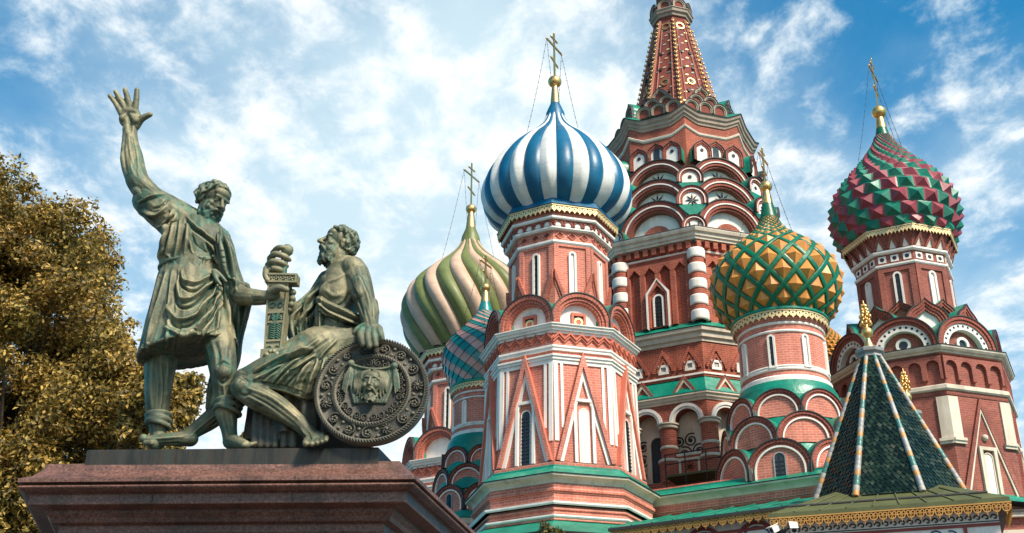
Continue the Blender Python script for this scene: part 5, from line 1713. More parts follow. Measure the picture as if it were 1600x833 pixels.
# --- sculpting helpers: overlapping swept shapes, fused into one skin
Y0 = 13.45
def pp(x, y, dy=0.0): return at(x, y, Y0 + dy)
def rr_(px, P): return px * (P.y * cos(TH) + (P.z - 1.6) * sin(TH)) / FPX
class Clay:
    def __init__(s): s.mb = MB()
    def sweep(s, P, R, n=12, flat=None, dense_n=None):
        """a closed tapering limb through points P with radii R; flat = (axis, ratio) squeezes it"""
        k = dense_n or max(6, 5 * (len(P) - 1))
        if len(P) > 2:
            Q = dense([tuple(p) + (r,) for p, r in zip(P, R)], k)
        else:
            Q = [tuple(P[0].lerp(P[1], i / k)) + (R[0] + (R[1] - R[0]) * i / k,) for i in range(k + 1)]
        pts = [Vector(q[:3]) for q in Q]; rad_ = [max(.004, q[3]) for q in Q]
        d0 = (pts[1] - pts[0]).normalized(); d1 = (pts[-1] - pts[-2]).normalized()
        A = [(pts[0] - d0 * rad_[0] * sin(a), rad_[0] * cos(a)) for a in (1.5, 1.15, .75, .35)]
        B = [(pts[-1] + d1 * rad_[-1] * sin(a), rad_[-1] * cos(a)) for a in (.35, .75, 1.15, 1.5)]
        alls = A + list(zip(pts, rad_)) + B
        up = None; rows = []
        for i, (p, r) in enumerate(alls):
            d = d0 if i < 4 else (d1 if i >= len(alls) - 4 else (pts[min(i - 4 + 1, len(pts) - 1)] - pts[max(i - 4 - 1, 0)]).normalized())
            if up is None: up = d.orthogonal().normalized()
            sd = d.cross(up).normalized(); up = sd.cross(d).normalized()
            row = []
            for j in range(n):
                o = (sd * cos(2 * pi * j / n) + up * sin(2 * pi * j / n)) * r
                if flat:
                    ax = Vector(flat[0]).normalized(); o -= ax * o.dot(ax) * (1 - flat[1])
                row.append(p + o)
            rows.append(row)
        s.mb.grid(rows, close=True); s.mb.face(list(reversed(rows[0]))); s.mb.face(rows[-1])
    def limb(s, L, n=12, flat=None):
        P = [pp(*q[:3]) for q in L]; s.sweep(P, [rr_(q[3], p) for q, p in zip(L, P)], n, flat)
    def ell(s, c, ax, n=14):
        c = Vector(c); rows = []
        for i in range(1, n // 2 * 2):
            t = pi * i / (n // 2 * 2)
            rows.append([c + ax[0] * sin(t) * cos(2 * pi * j / n) + ax[1] * sin(t) * sin(2 * pi * j / n) - ax[2] * cos(t) for j in range(n)])
        s.mb.grid(rows, close=True); s.mb.face(list(reversed(rows[0]))); s.mb.face(rows[-1])
    def ball(s, x, y, dy, r, sq=(1, 1, 1)):
        c = pp(x, y, dy); k = rr_(r, c)
        s.ell(c, (Vector((k * sq[0], 0, 0)), Vector((0, k * sq[1], 0)), Vector((0, 0, k * sq[2]))))
    def loft(s, rows, fold=None, n=96):
        """rows: (y, x0, x1, dy, half depth in metres, tilt px); fold(theta, f) scales the radius"""
        R = dense([tuple(map(float, r)) for r in rows], 6 * (len(rows) - 1)); out_ = []
        for i, (y, x0, x1, dy, hd, tl) in enumerate(R):
            f = i / (len(R) - 1); mid = (x0 + x1) / 2; hw = (x1 - x0) / 2
            row = []
            for j in range(n):
                th = 2 * pi * j / n
                k = fold(th, f) if fold else 1
                cx_ = sin(th) * k; cy_ = -cos(th) * k
                c = pp(mid, y + tl * sin(th), dy)
                w = rr_(hw, c)
                row.append(Vector((c.x + w * cx_, c.y + hd * cy_, c.z)))
            out_.append(row)
        s.mb.grid(out_, close=True); s.mb.face(list(out_[0])); s.mb.face(list(reversed(out_[-1])))
    def crease(s, pts, r=3.0, lf=None, n=6, out=0.0):
        """a fold of cloth standing up along pixel points on the front of a loft"""
        Q = dense([tuple(map(float, q)) for q in pts], 4 * (len(pts) - 1)); P = []
        for i, q in enumerate(Q):
            dy = lf(q[0], q[1]) if lf else q[2]
            P.append(pp(q[0], q[1], dy - out))
        m_ = len(P)
        s.sweep(P, [rr_(r, p) * (.45 + .55 * sin(pi * (i + .5) / m_)) for i, p in enumerate(P)], n, dense_n=m_ * 2)
    def ring(s, x, y, dy, rx, rd, r, tilt=0.0, n=28):
        c = pp(x, y, dy); w = rr_(rx, c); P = []
        for j in range(n + 1):
            th = 2 * pi * j / n
            P.append(Vector((c.x + w * sin(th), c.y - rd * cos(th), c.z - rr_(tilt, c) * sin(th))))
        rows = []
        k = rr_(r, c)
        for j in range(n):
            th = 2 * pi * j / n; o = Vector((sin(th), -cos(th), 0))
            rows.append([P[j] + o * k * cos(a * pi / 4) + Z * k * 1.2 * sin(a * pi / 4) for a in range(8)])
        rows.append(rows[0])
        s.mb.grid(rows, close=True)
    def fuse(s, name, mat, parent, voxel=.016, smooth=4, fac=.5):
        o = s.mb.build(name, mat)
        bm = bmesh.new(); bm.from_mesh(o.data); bmesh.ops.remove_doubles(bm, verts=bm.verts, dist=1e-5); bmesh.ops.recalc_face_normals(bm, faces=bm.faces); bm.to_mesh(o.data); bm.free()
        rm = o.modifiers.new('remesh', 'REMESH'); rm.mode = 'VOXEL'; rm.voxel_size = voxel; rm.use_smooth_shade = True
        if smooth:
            sm = o.modifiers.new('smooth', 'SMOOTH'); sm.factor = fac; sm.iterations = smooth
        bpy.context.view_layer.update()
        dg = bpy.context.evaluated_depsgraph_get()
        me = bpy.data.meshes.new_from_object(o.evaluated_get(dg)); old = o.data
        o.modifiers.clear(); o.data = me; me.name = name; bpy.data.meshes.remove(old)
        me.polygons.foreach_set('use_smooth', [True] * len(me.polygons))
        if not me.materials: me.materials.append(mat)
        if parent is not None: rel(o, parent)
        return o

def carve(o, creases, wrinkle=0.0, wscale=(9, 9, 2.2)):
    """sculpt ridges (height > 0) and furrows (height < 0) along pixel lines into the side of a skin that faces the square"""
    me = o.data; n = len(me.vertices)
    co = np.empty(n * 3); me.vertices.foreach_get('co', co); co = co.reshape(-1, 3)
    no = np.empty(n * 3); me.vertex_normals.foreach_get('vector', no); no = no.reshape(-1, 3)
    d = co[:, 1] * cos(TH) + (co[:, 2] - 1.6) * sin(TH)
    x = 800 + FPX * co[:, 0] / d
    y = 416.5 - FPX * (-co[:, 1] * sin(TH) + (co[:, 2] - 1.6) * cos(TH)) / d
    front = np.clip(-no[:, 1] * .9 - no[:, 2] * .25 + .25, 0, 1)
    D = np.zeros(n)
    for pts, w, h in creases:
        Q = np.array(dense([tuple(map(float, p)) for p in pts], 5 * (len(pts) - 1)) if len(pts) > 2 else pts, float)
        best = np.full(n, 1e9); par = np.zeros(n); m = len(Q) - 1
        for i in range(m):
            a, b = Q[i], Q[i + 1]; e = b - a; L = max(1e-6, e @ e)
            t = np.clip(((x - a[0]) * e[0] + (y - a[1]) * e[1]) / L, 0, 1)
            q = (x - a[0] - t * e[0]) ** 2 + (y - a[1] - t * e[1]) ** 2
            k = q < best; best = np.where(k, q, best); par = np.where(k, (i + t) / m, par)
        u = best / (w * w)
        D += 1.5 * h * (1 - .75 * u) * np.exp(-u) * (.25 + .75 * np.sin(pi * np.clip(par, .0, 1)) ** .6)
    D *= front
    if wrinkle:
        sx, sy, sz = wscale
        D += np.array([wrinkle * (1 - 2.6 * abs(noise.noise(Vector((c[0] * sx, c[1] * sy, c[2] * sz))))) * .5 for c in co]) * .7
    co = co + no * D[:, None]
    me.vertices.foreach_set('co', co.reshape(-1)); me.update()
    return o

def loft_front(rows):
    R = sorted(rows)
    def f(x, y):
        for a, b_ in zip(R, R[1:]):
            if a[0] <= y <= b_[0]:
                u = (y - a[0]) / (b_[0] - a[0]); q = [p + (s_ - p) * u for p, s_ in zip(a, b_)]; break
        else:
            q = R[0] if y < R[0][0] else R[-1]
        mid, hw = (q[1] + q[2]) / 2, (q[2] - q[1]) / 2
        k = max(0.0, 1 - ((x - mid) / hw) ** 2)
        return q[3] - q[4] * sqrt(k)
    return f

def head(cl, hair, c, f, u, s, rnd, hair_len=1.0):
    """skull and face into cl; curls, beard and moustache into hair"""
    f = Vector(f).normalized(); u = Vector(u); u = (u - f * u.dot(f)).normalized(); r = f.cross(u)
    def L(a, b_, d): return c + (r * a + f * b_ + u * d) * s
    def E(k, a, b_, d, ra, rb, rd): k.ell(L(a, b_, d), (r * ra * s, f * rb * s, u * rd * s))
    E(cl, 0, -.03, .14, .31, .38, .33)
    E(cl, 0, .14, -.14, .235, .25, .30)
    E(cl, 0, .335, .115, .21, .065, .045)
    E(cl, 0, .27, .22, .22, .12, .13)
    cl.sweep([L(0, .37, .09), L(0, .44, -.01), L(0, .525, -.10)], [.035 * s, .045 * s, .055 * s])
    for q in (-1, 1):
        E(cl, q * .045, .46, -.115, .04, .05, .035)
        E(cl, q * .165, .25, -.09, .085, .09, .085)
        E(cl, q * .115, .318, .025, .055, .05, .036)
        E(cl, q * .115, .345, .058, .07, .03, .014)
        E(cl, q * .115, .335, -.012, .06, .03, .012)
        E(cl, q * .315, -.02, -.02, .035, .085, .125)
        E(cl, q * .34, -.01, .02, .03, .06, .05)
    E(cl, 0, .395, -.225, .10, .05, .022)
    E(cl, 0, .385, -.275, .09, .05, .026)
    E(cl, 0, .33, -.39, .12, .10, .09)
    def curl(k, p, n, sz, hang):
        d1 = (n * .6 - u * hang + r * rnd.uniform(-.6, .6) + f * rnd.uniform(-.5, .5)).normalized()
        a = p; b_ = p + d1 * sz * .9; e = b_ + (d1 * .2 - u * .5 * hang - n * .55 + r * rnd.uniform(-.7, .7)).normalized() * sz * .8
        k.sweep([a, b_, e], [sz * .42, sz * .40, sz * .22], 8, dense_n=7)
    for i in range(300):                                   # hair: cap of curls, free of the face
        z = rnd.uniform(-.75, 1); th = rnd.uniform(0, 2 * pi); q = sqrt(1 - z * z)
        d = r * q * cos(th) + f * q * sin(th) + u * z
        fw, up_ = d.dot(f), d.dot(u)
        if fw > .30 and up_ < .60: continue
        if fw > .05 and up_ < -.05: continue
        if up_ < -.55: continue
        p = c + (r * d.dot(r) * .315 + f * (d.dot(f) * .385 - .03) + u * (d.dot(u) * .335 + .14)) * s
        curl(hair, p, d, s * rnd.uniform(.085, .125), .6 * hair_len)
    for i in range(150):                                   # beard
        a = rnd.uniform(-1, 1); v = rnd.uniform(0, 1)
        ang = a * 1.45
        p = L(sin(ang) * .225, cos(ang) * .27 + .10 - .05 * v, -.20 - .06 * (1 - abs(a)) - .27 * v + .16 * abs(a) * (1 - v))
        n = (r * sin(ang) + f * cos(ang) * .9 - u * .35).normalized()
        curl(hair, p, n, s * rnd.uniform(.075, .115), 1.1)
    for q in (-1, 1):
        hair.sweep([L(q * .015, .455, -.19), L(q * .10, .425, -.225), L(q * .17, .34, -.33)], [.035 * s, .045 * s, .02 * s], 8)

def hand_fingers(cl, F):
    for L in F: cl.limb(L, 10)

# ================= the standing man
def standing():
    rnd = random.Random(5)
    P0 = pp(300, 698, .1)
    root = tag(empty('standing_statue', (P0.x, P0.y, ZP)), 'green bronze statue of a standing bearded man in a belted tunic, one arm raised high', 'statue', 'bronze monument figures')
    bpy.context.view_layer.update()
    b = Clay()
    b.limb([(278, 352, .06, 30), (252, 327, .0, 24), (232, 305, -.02, 20), (219, 289, -.04, 18.5), (214, 281, -.05, 18)])
    b.limb([(216, 285, -.05, 17.5), (209, 264, -.05, 18), (206, 246, -.04, 17.5), (203.5, 226, -.02, 13.5), (203, 212, 0, 11.5), (203, 202, 0, 11.5)])
    b.ball(211, 288, -.02, 12)
    b.limb([(216, 300, -.10, 10), (232, 312, -.08, 14), (250, 324, -.05, 15)])            # biceps
    b.limb([(199, 262, -.1, 9), (199, 245, -.1, 11), (202, 224, -.06, 7)])                # forearm muscle
    c = pp(203, 184, 0); k = rr_(1, c)
    b.ell(c, (Vector((17.5 * k, 0, 0)), Vector((0, 8 * k, 0)), Vector((0, 0, 19 * k))))
    b.ball(191.5, 185, -.04, 6); b.ball(213, 189, -.05, 7); b.ball(202, 174, -.01, 8, (1.9, .8, 1))
    hand_fingers(b, [[(190, 178, -.01, 5.0), (180, 160.5, -.03, 4.3), (171.5, 150, -.05, 3.5)],
                     [(197, 172, -.01, 5.2), (188, 156.5, -.04, 4.6), (180.5, 143.5, -.07, 3.7)],
                     [(203.5, 170, -.01, 5.3), (199.2, 154, -.04, 4.8), (195, 140, -.07, 3.8)],
                     [(211, 171, -.01, 5.3), (213, 155, -.04, 4.7), (214, 140.5, -.06, 3.8)],
                     [(212, 197, -.01, 7.2), (221, 186, -.05, 5.8), (234.5, 179, -.08, 4.2)]])
    # trunk, neck
    b.limb([(318, 352, .05, 22), (312, 372, .1, 36), (306, 400, .1, 42), (300, 440, .1, 42), (300, 500, .1, 40)])
    b.limb([(313, 362, .05, 20), (322, 342, .02, 18.5), (328, 325, .0, 18)])
    # far arm to the sword
    b.limb([(346, 388, .02, 20), (360, 428, .05, 16), (374, 460, -.02, 16), (394, 464, -.12, 13.5), (414, 465, -.2, 11.5), (426, 461, -.25, 11.5)])
    b.ball(430, 460, -.24, 13, (1.0, .7, 1.1))
    hand_fingers(b, [[(424, 456, -.30, 8), (436, 450, -.36, 6.4), (447, 452.5, -.37, 5)],
                     [(432, 456, -.15, 6), (448, 456, -.10, 6), (458, 457, -.22, 5.2)],
                     [(432, 466, -.15, 6), (448, 466, -.10, 6), (457, 467, -.22, 5.2)],
                     [(432, 475, -.15, 6), (447, 475, -.10, 6), (455, 476, -.22, 5)],
                     [(432, 482, -.15, 5), (446, 483, -.10, 5), (452, 484, -.2, 4.4)]])
    # legs
    b.limb([(262, 520, .2, 30), (252, 560, .2, 26), (248, 600, .18, 22), (246, 630, .2, 19), (246, 655, .22, 15.5), (247, 676, .22, 12.5), (247, 690, .2, 13)])
    b.limb([(247, 690, .2, 11), (238, 694, .05, 9)])
    b.limb([(332, 505, .05, 32), (343, 545, -.06, 25), (349, 583, -.12, 21), (350, 615, -.06, 17), (354, 648, .02, 17), (358, 672, .03, 12.5), (360, 688, .02, 12)])
    b.ball(349, 582, -.20, 14)
    b.limb([(342, 548, -.16, 12), (338, 530, -.12, 14)])
    b.limb([(360, 690, .04, 12.5), (368, 691, -.10, 11), (384, 695, -.24, 7)])
    for i, (x, y) in enumerate(((381, 695.5), (387, 695), (392, 694.5), (396, 693.5), (399, 692.5))):
        b.ball(x, y, -.27 + .03 * i, 4.6 - .35 * i)
    hair = Clay()
    head(b, hair, pp(332, 315, .0), (.70, -.60, -.42), (.12, .05, 1), .52, rnd)
    o = b.fuse('body', M['bronze'], root, .0105, 1)
    carve(o, [([(197, 176), (203, 188), (204, 204)], 4, -.022), ([(192, 190), (200, 176), (212, 176)], 2.2, -.012), ([(196, 208), (193, 236), (198, 268)], 3, -.012), ([(206, 212), (211, 240), (213, 272)], 3, -.012),
              ([(201, 210), (203, 240), (207, 270)], 2.4, .010), ([(200, 232), (206, 256), (216, 276)], 2, -.008), ([(214, 290), (232, 308), (250, 330)], 3, -.012), ([(226, 288), (244, 304), (262, 322)], 3, .010),
              ([(338, 574), (349, 566), (360, 575)], 3, -.012), ([(341, 592), (349, 599), (358, 592)], 3, -.012), ([(337, 536), (342, 556), (340, 574)], 3.5, -.012), ([(360, 536), (358, 560)], 3.5, -.010), ([(349, 602), (351, 616), (352, 628)], 2.5, .010),
              ([(349, 645), (352, 662), (357, 680)], 2.5, -.010), ([(362, 650), (364, 668)], 3, .010), ([(238, 560), (236, 600), (238, 640)], 3.5, .014), ([(256, 570), (258, 610), (252, 648)], 3.5, -.014), ([(246, 565), (250, 605), (246, 645)], 3, -.010), ([(262, 560), (262, 590)], 3, .012),
              ([(303, 345), (312, 352), (322, 350)], 2.5, -.012), ([(316, 338), (320, 350)], 2.5, .010), ([(395, 462), (412, 462)], 3, .008), ([(396, 470), (414, 470)], 2.2, -.008)], .004, (7, 7, 5))
    hair.fuse('hair_and_beard', M['bronze_green'], root, .0095, 0)
    # tunic
    rows = [(347, 288, 334, .06, .20, 3), (358, 266, 352, .07, .26, 2), (376, 252, 362, .08, .31, 0), (396, 249, 364, .09, .32, -2), (412, 250, 352, .10, .29, -4), (421, 250, 346, .10, .28, -5),
            (436, 246, 352, .10, .33, -4), (466, 240, 358, .10, .37, -4), (500, 231, 363, .10, .41, -7), (528, 224, 367, .10, .45, -11), (545, 218, 369, .10, .48, -14), (551, 217, 370, .10, .48, -15)]
    def fold(th, f):
        a = max(0.0, (f - .42)) * 1.0
        return 1 + .075 * a * sin(9 * th + 2.5 * f) + .05 * a * sin(17 * th - 3 * f + 1) + .012 * sin(23 * th + 9 * f)
    t_ = Clay(); t_.loft(rows, fold)
    lf = loft_front([r[:5] for r in rows])
    t_.limb([(292, 352, .06, 30), (262, 334, .02, 29), (240, 320, .0, 26.5), (232, 314, .0, 25)])
    t_.limb([(328, 368, .04, 24), (346, 386, .0, 19), (354, 414, .0, 15)])
    t_.ring(293.5, 549, .10, 75, .47, 2.4, -15, 48)
    o = t_.fuse('tunic', M['bronze'], root, .0105, 1)
    V = .034
    carve(o, [([(217, 317), (235, 308), (258, 304)], 2.6, .030), ([(222, 329), (244, 336), (260, 322)], 3.2, V), ([(226, 334), (248, 345), (264, 330)], 2.6, -.028), ([(228, 340), (250, 353), (268, 336)], 3.2, V), ([(236, 350), (256, 363), (273, 343)], 3.2, V), ([(234, 346), (252, 358), (270, 339)], 2.4, -.024), ([(240, 326), (252, 322), (262, 312)], 2.4, -.02),
              ([(269, 330), (258, 372), (247, 406)], 3.2, V), ([(274, 336), (268, 374), (259, 409)], 3.2, V), ([(271, 336), (263, 374), (253, 408)], 2.4, -.03), ([(282, 345), (279, 378), (272, 409)], 3, .028), ([(294, 347), (293, 374), (287, 408)], 3.4, V), ([(289, 350), (286, 380), (280, 408)], 2.6, -.03),
              ([(296, 374), (303, 398), (320, 407), (338, 400)], 3.2, .03), ([(300, 368), (307, 388), (322, 397)], 3, -.022), ([(292, 338), (303, 352), (316, 362), (340, 380)], 2.6, .030), ([(290, 344), (302, 358), (316, 368), (338, 386)], 2.2, -.022), ([(330, 384), (338, 400), (343, 414)], 3, V), ([(322, 380), (330, 398), (337, 412)], 2.6, -.026),
              ([(258, 388), (252, 400), (253, 410)], 2.5, .024), ([(264, 398), (268, 408)], 2.2, .02), ([(300, 403), (304, 412)], 2.4, .022), ([(318, 404), (318, 413)], 2.4, .022), ([(310, 406), (311, 414)], 2, -.02),
              ([(261, 424), (253, 462), (237, 515), (230, 547)], 3.6, .036), ([(256, 428), (246, 470), (231, 520)], 2.8, -.03), ([(250, 430), (240, 480), (226, 530)], 3, .028), ([(269, 424), (265, 470), (264, 508), (258, 545)], 3, .024), ([(276, 424), (272, 462), (272, 492)], 2.4, -.022), ([(282, 510), (276, 530), (272, 550)], 2.6, -.02),
              ([(284, 424), (288, 438), (306, 443), (328, 430)], 3, .036), ([(280, 428), (285, 448), (306, 454), (332, 434)], 2.6, -.032), ([(277, 440), (282, 466), (300, 466), (326, 446), (337, 434)], 3.4, .042), ([(272, 452), (279, 478), (300, 478), (328, 452), (340, 436)], 2.8, -.034), ([(265, 480), (277, 500), (304, 494), (331, 460), (342, 440)], 3.6, .044), ([(262, 494), (276, 510), (306, 503), (333, 466), (344, 444)], 2.8, -.034),
              ([(258, 512), (286, 524), (312, 510), (336, 472), (345, 446)], 3.4, .040), ([(300, 530), (318, 512), (338, 478), (347, 450)], 3, -.03), ([(310, 535), (322, 513), (340, 480), (348, 452)], 3.2, .036), ([(343, 449), (342, 480), (338, 520)], 3.2, .040), ([(347, 450), (349, 485), (348, 522)], 2.6, -.036), ([(350, 450), (356, 485), (358, 522)], 3.2, .040), ([(352, 450), (362, 485), (366, 520)], 2.6, -.03),
              ([(222, 536), (250, 545), (290, 541), (312, 530), (340, 516), (366, 512)], 1.8, -.014), ([(220, 543), (250, 551), (290, 547), (312, 536), (340, 522), (367, 518)], 1.8, .014)], .012, (11, 11, 2.6))
    bl = Clay(); bl.ring(299, 418, .10, 49, .292, 3.0, -4, 40)
    bl.limb([(334, 424, -.18, 4.5), (338, 436, -.22, 3.6), (345, 445, -.22, 2.6)]); bl.limb([(336, 424, -.18, 4.5), (345, 431, -.20, 3.4), (353, 440, -.18, 2.6)])
    bl.fuse('belt', M['bronze_green'], root, .014, 2)
    # cloak
    ck = Clay()
    fo = lambda th, f: 1 + .13 * sin(7 * th + 1) + .07 * sin(13 * th)
    ck.loft([(364, 336, 358, .02, .10, 0), (385, 338, 362, .0, .19, 0), (420, 344, 367, .02, .19, 0), (444, 348, 374, .06, .19, 0), (450, 350, 392, .06, .20, 0), (472, 352, 391, .10, .18, 0), (500, 352, 384, .18, .17, 0), (530, 348, 377, .28, .16, 0), (565, 336, 372, .36, .14, 0), (605, 325, 356, .42, .12, 0), (642, 322, 342, .44, .10, 0)], fo)
    ck.limb([(336, 362, .0, 9), (347, 379, -.10, 12), (356, 400, -.08, 11), (360, 432, -.05, 10)], 12)
    o = ck.fuse('cloak', M['bronze_green'], root, .0105, 1)
    carve(o, [([(340, 366), (348, 395), (353, 438)], 2.6, .03), ([(345, 366), (354, 395), (360, 438)], 2.2, -.03), ([(349, 366), (359, 395), (366, 438)], 2.6, .03), ([(354, 370), (364, 398), (371, 436)], 2.2, -.03), ([(357, 376), (368, 402), (374, 430)], 2.4, .028),
              ([(356, 448), (358, 480), (356, 520)], 2.8, .032), ([(363, 450), (366, 482), (364, 530)], 2.4, -.032), ([(369, 450), (373, 482), (369, 540)], 2.8, .034), ([(376, 452), (380, 478), (374, 520)], 2.4, -.03), ([(383, 453), (386, 474), (380, 505)], 2.6, .03), ([(390, 454), (390, 470)], 2, -.02),
              ([(362, 530), (360, 570), (350, 610)], 2.6, .028), ([(334, 560), (331, 600), (330, 636)], 2.6, .026), ([(339, 560), (337, 600)], 2.2, -.024)], .008, (10, 10, 2))
    for (x, y, rx, rd, dy, tl) in ((247, 655, 18, .14, .21, 3), (356, 633, 20, .15, -.01, 5)):
        wr = Clay()
        for k in range(4):
            wr.ring(x + (k % 2), y - 6 + 5 * k, dy, rx - (k == 3) * 1.5, rd, 3.4, tl * (1 if k % 2 else -.6), 24)
        wr.fuse('leg_wrap', M['bronze_green'], root, .013, 2)
standing()

# ================= the seated man
def seated():
    rnd = random.Random(9)
    P0 = pp(480, 698, .1)
    root = tag(empty('seated_statue', (P0.x, P0.y, ZP)), 'bronze statue of a seated bearded man looking up, one hand on the round shield', 'statue', 'bronze monument figures')
    bpy.context.view_layer.update()
    b = Clay()
    tr = [(408, 526, 560, .1, .17, 0), (424, 511, 567, .1, .24, 0), (446, 503, 568, .1, .29, 0), (468, 499, 564, .1, .30, 0), (492, 500, 557, .1, .27, 0), (515, 497, 552, .1, .27, 0), (545, 486, 556, .1, .30, 0)]
    b.loft(tr, n=48)
    lt = loft_front([r[:5] for r in tr])
    b.ball(519, 455, -.10, 21, (1, .55, .85)); b.ball(512, 440, -.02, 12)
    for y in (484, 496): b.crease(((503, y), (520, y + 3), (540, y + 2)), 2.2, lt)
    b.limb([(531, 425, .1, 19), (527, 410, .08, 17), (528, 396, .06, 17)])
    # near arm, hand on the shield rim
    b.limb([(548, 420, -.02, 19), (556, 428, -.08, 21), (563, 448, -.12, 20), (570, 470, -.17, 17), (576, 488, -.22, 16), (579, 505, -.27, 12.5), (580, 512, -.30, 12.5)])
    b.ball(552, 419, -.1, 19); b.limb([(559, 440, -.22, 10), (563, 460, -.24, 12)]); b.limb([(582, 474, -.22, 9), (585, 488, -.24, 8)])
    b.ball(580, 515, -.36, 15, (1.25, .8, .75))
    hand_fingers(b, [[(568, 514, -.38, 6.2), (563.5, 524, -.46, 6), (567, 538, -.47, 5)],
                     [(577, 515, -.40, 6.2), (574.5, 526, -.47, 6), (577, 541, -.48, 5)],
                     [(585, 515, -.40, 6.2), (584.5, 525, -.47, 6), (587, 539, -.48, 5)],
                     [(591, 513, -.38, 6), (594, 520, -.46, 5.6), (597, 529, -.46, 4.8)],
                     [(568, 510, -.34, 6), (559, 515, -.38, 5.4), (554, 520, -.38, 4.4)]])
    # far arm to the hilt
    b.limb([(514, 440, .33, 19), (490, 475, .36, 17), (466, 502, .26, 15), (452, 475, .06, 12), (442, 442, -.05, 11), (432, 426, -.12, 11)])
    b.ball(424, 412, -.13, 10.5, (.75, .7, 1.35))
    hand_fingers(b, [[(419, 425, -.16, 5.0), (426, 420, -.25, 4.9), (437, 421.5, -.26, 4.6), (445, 425, -.18, 3.6)],
                     [(419, 414, -.16, 5.3), (427, 408.5, -.27, 5.2), (440, 411, -.27, 4.8), (448, 416, -.18, 3.8)],
                     [(422, 404, -.16, 5.3), (430, 397, -.27, 5.2), (444, 400.5, -.27, 4.8), (452, 406, -.18, 3.8)],
                     [(427, 395, -.14, 5.1), (435, 387.5, -.24, 4.8), (447, 388, -.25, 3.8), (453, 392, -.17, 3.4)],
                     [(417, 420, -.18, 6), (415, 430, -.26, 5), (418, 438, -.28, 4.2)]])
    # legs
    b.limb([(530, 545, .1, 40), (470, 565, -.02, 36), (415, 588, -.15, 26), (382, 603, -.22, 20)])
    b.limb([(376, 606, -.22, 17), (400, 620, -.24, 20.5), (432, 636, -.22, 19), (462, 657, -.21, 14), (481, 675, -.22, 11.5), (487, 683, -.24, 12.5)])
    b.limb([(402, 624, -.16, 16), (430, 642, -.14, 15), (455, 658, -.16, 11)])
    b.ball(377, 603, -.30, 13)
    b.limb([(487, 682, -.22, 12.5), (492, 688, -.34, 10)], flat=((0, 0, 1), .8))
    b.limb([(487, 682, -.22, 12), (504, 684, -.32, 8)])
    for i, (x, y, r) in enumerate(((478, 693.5, 5.8), (487.5, 694, 5), (495.5, 692.5, 4.7), (503, 690.5, 4.4), (509, 688, 4.0))):
        b.limb([(x + 2, y - 6, -.32, r), (x, y - 1, -.44, r), (x, y, -.47, r * .9)], 10)
    b.limb([(392, 598, .36, 24), (362, 628, .36, 18), (330, 655, .30, 16), (303, 674, .24, 12), (293, 683, .22, 13)])
    b.limb([(350, 642, .42, 13), (325, 660, .36, 11)])
    b.limb([(297, 686, .22, 13), (272, 686, .14, 11.5), (244, 688, .10, 9.5), (230, 688.5, .08, 8)], flat=((0, 0, 1), .95))
    b.ball(224, 685, .04, 7); 
    for i in range(4): b.ball(228 + 3 * i, 692, -.02 - .01 * i, 4.8)
    hair = Clay()
    head(b, hair, pp(530.5, 383, .06), (-.86, -.42, .20), (.24, -.05, 1), .475, rnd)
    o = b.fuse('body', M['bronze'], root, .0105, 1)
    carve(o, [([(500, 470), (514, 481), (536, 474), (546, 458)], 3.2, -.016), ([(512, 442), (526, 436), (538, 428)], 2.6, .012), ([(544, 432), (549, 448), (556, 462)], 3, -.020), ([(508, 452), (520, 462), (534, 460)], 5, .012), ([(506, 488), (518, 492)], 2.4, -.010), ([(505, 498), (520, 502)], 2.4, -.010), ([(518, 478), (519, 500), (518, 520)], 2.4, -.010),
              ([(560, 430), (572, 456), (578, 476)], 3.2, .012), ([(553, 452), (562, 474), (568, 492)], 2.8, -.012), ([(570, 480), (575, 498), (578, 508)], 2.2, -.009), ([(583, 480), (584, 498)], 2.4, .010), ([(566, 446), (570, 462)], 3, -.008),
              ([(386, 606), (425, 622), (468, 656)], 3.4, .014), ([(384, 614), (422, 634), (460, 662)], 2.6, -.012), ([(372, 597), (378, 592), (388, 597)], 2.6, -.012), ([(374, 616), (384, 618), (392, 612)], 2.6, -.012), ([(470, 670), (482, 684)], 2.4, .01), ([(482, 676), (486, 688)], 2.2, -.009),
              ([(340, 646), (316, 664), (298, 680)], 2.6, .012), ([(352, 648), (328, 668)], 2.4, -.012), ([(286, 682), (260, 684), (236, 686)], 2.4, .010), ([(280, 692), (252, 694)], 2.4, -.010), ([(420, 410), (424, 424)], 2, -.008)], .004, (7, 7, 5))
    hair.fuse('hair_and_beard', M['bronze_green'], root, .0095, 0)
    # garment over the lap
    g = Clay()
    g.limb([(545, 543, .12, 42), (505, 552, .0, 45), (455, 572, -.08, 38), (410, 588, -.16, 28), (384, 594, -.2, 20)], 16)
    g.limb([(520, 585, -.02, 40), (480, 592, -.1, 32), (440, 592, -.14, 22)], 16)
    g.limb([(500, 605, -.08, 20), (478, 606, -.14, 20), (455, 600, -.16, 16)], 12)
    g.limb([(505, 545, .02, 30), (506, 590, -.12, 26), (512, 612, -.12, 18)], 12)
    o = g.fuse('lap_cloth', M['bronze'], root, .0105, 1)
    V = .036
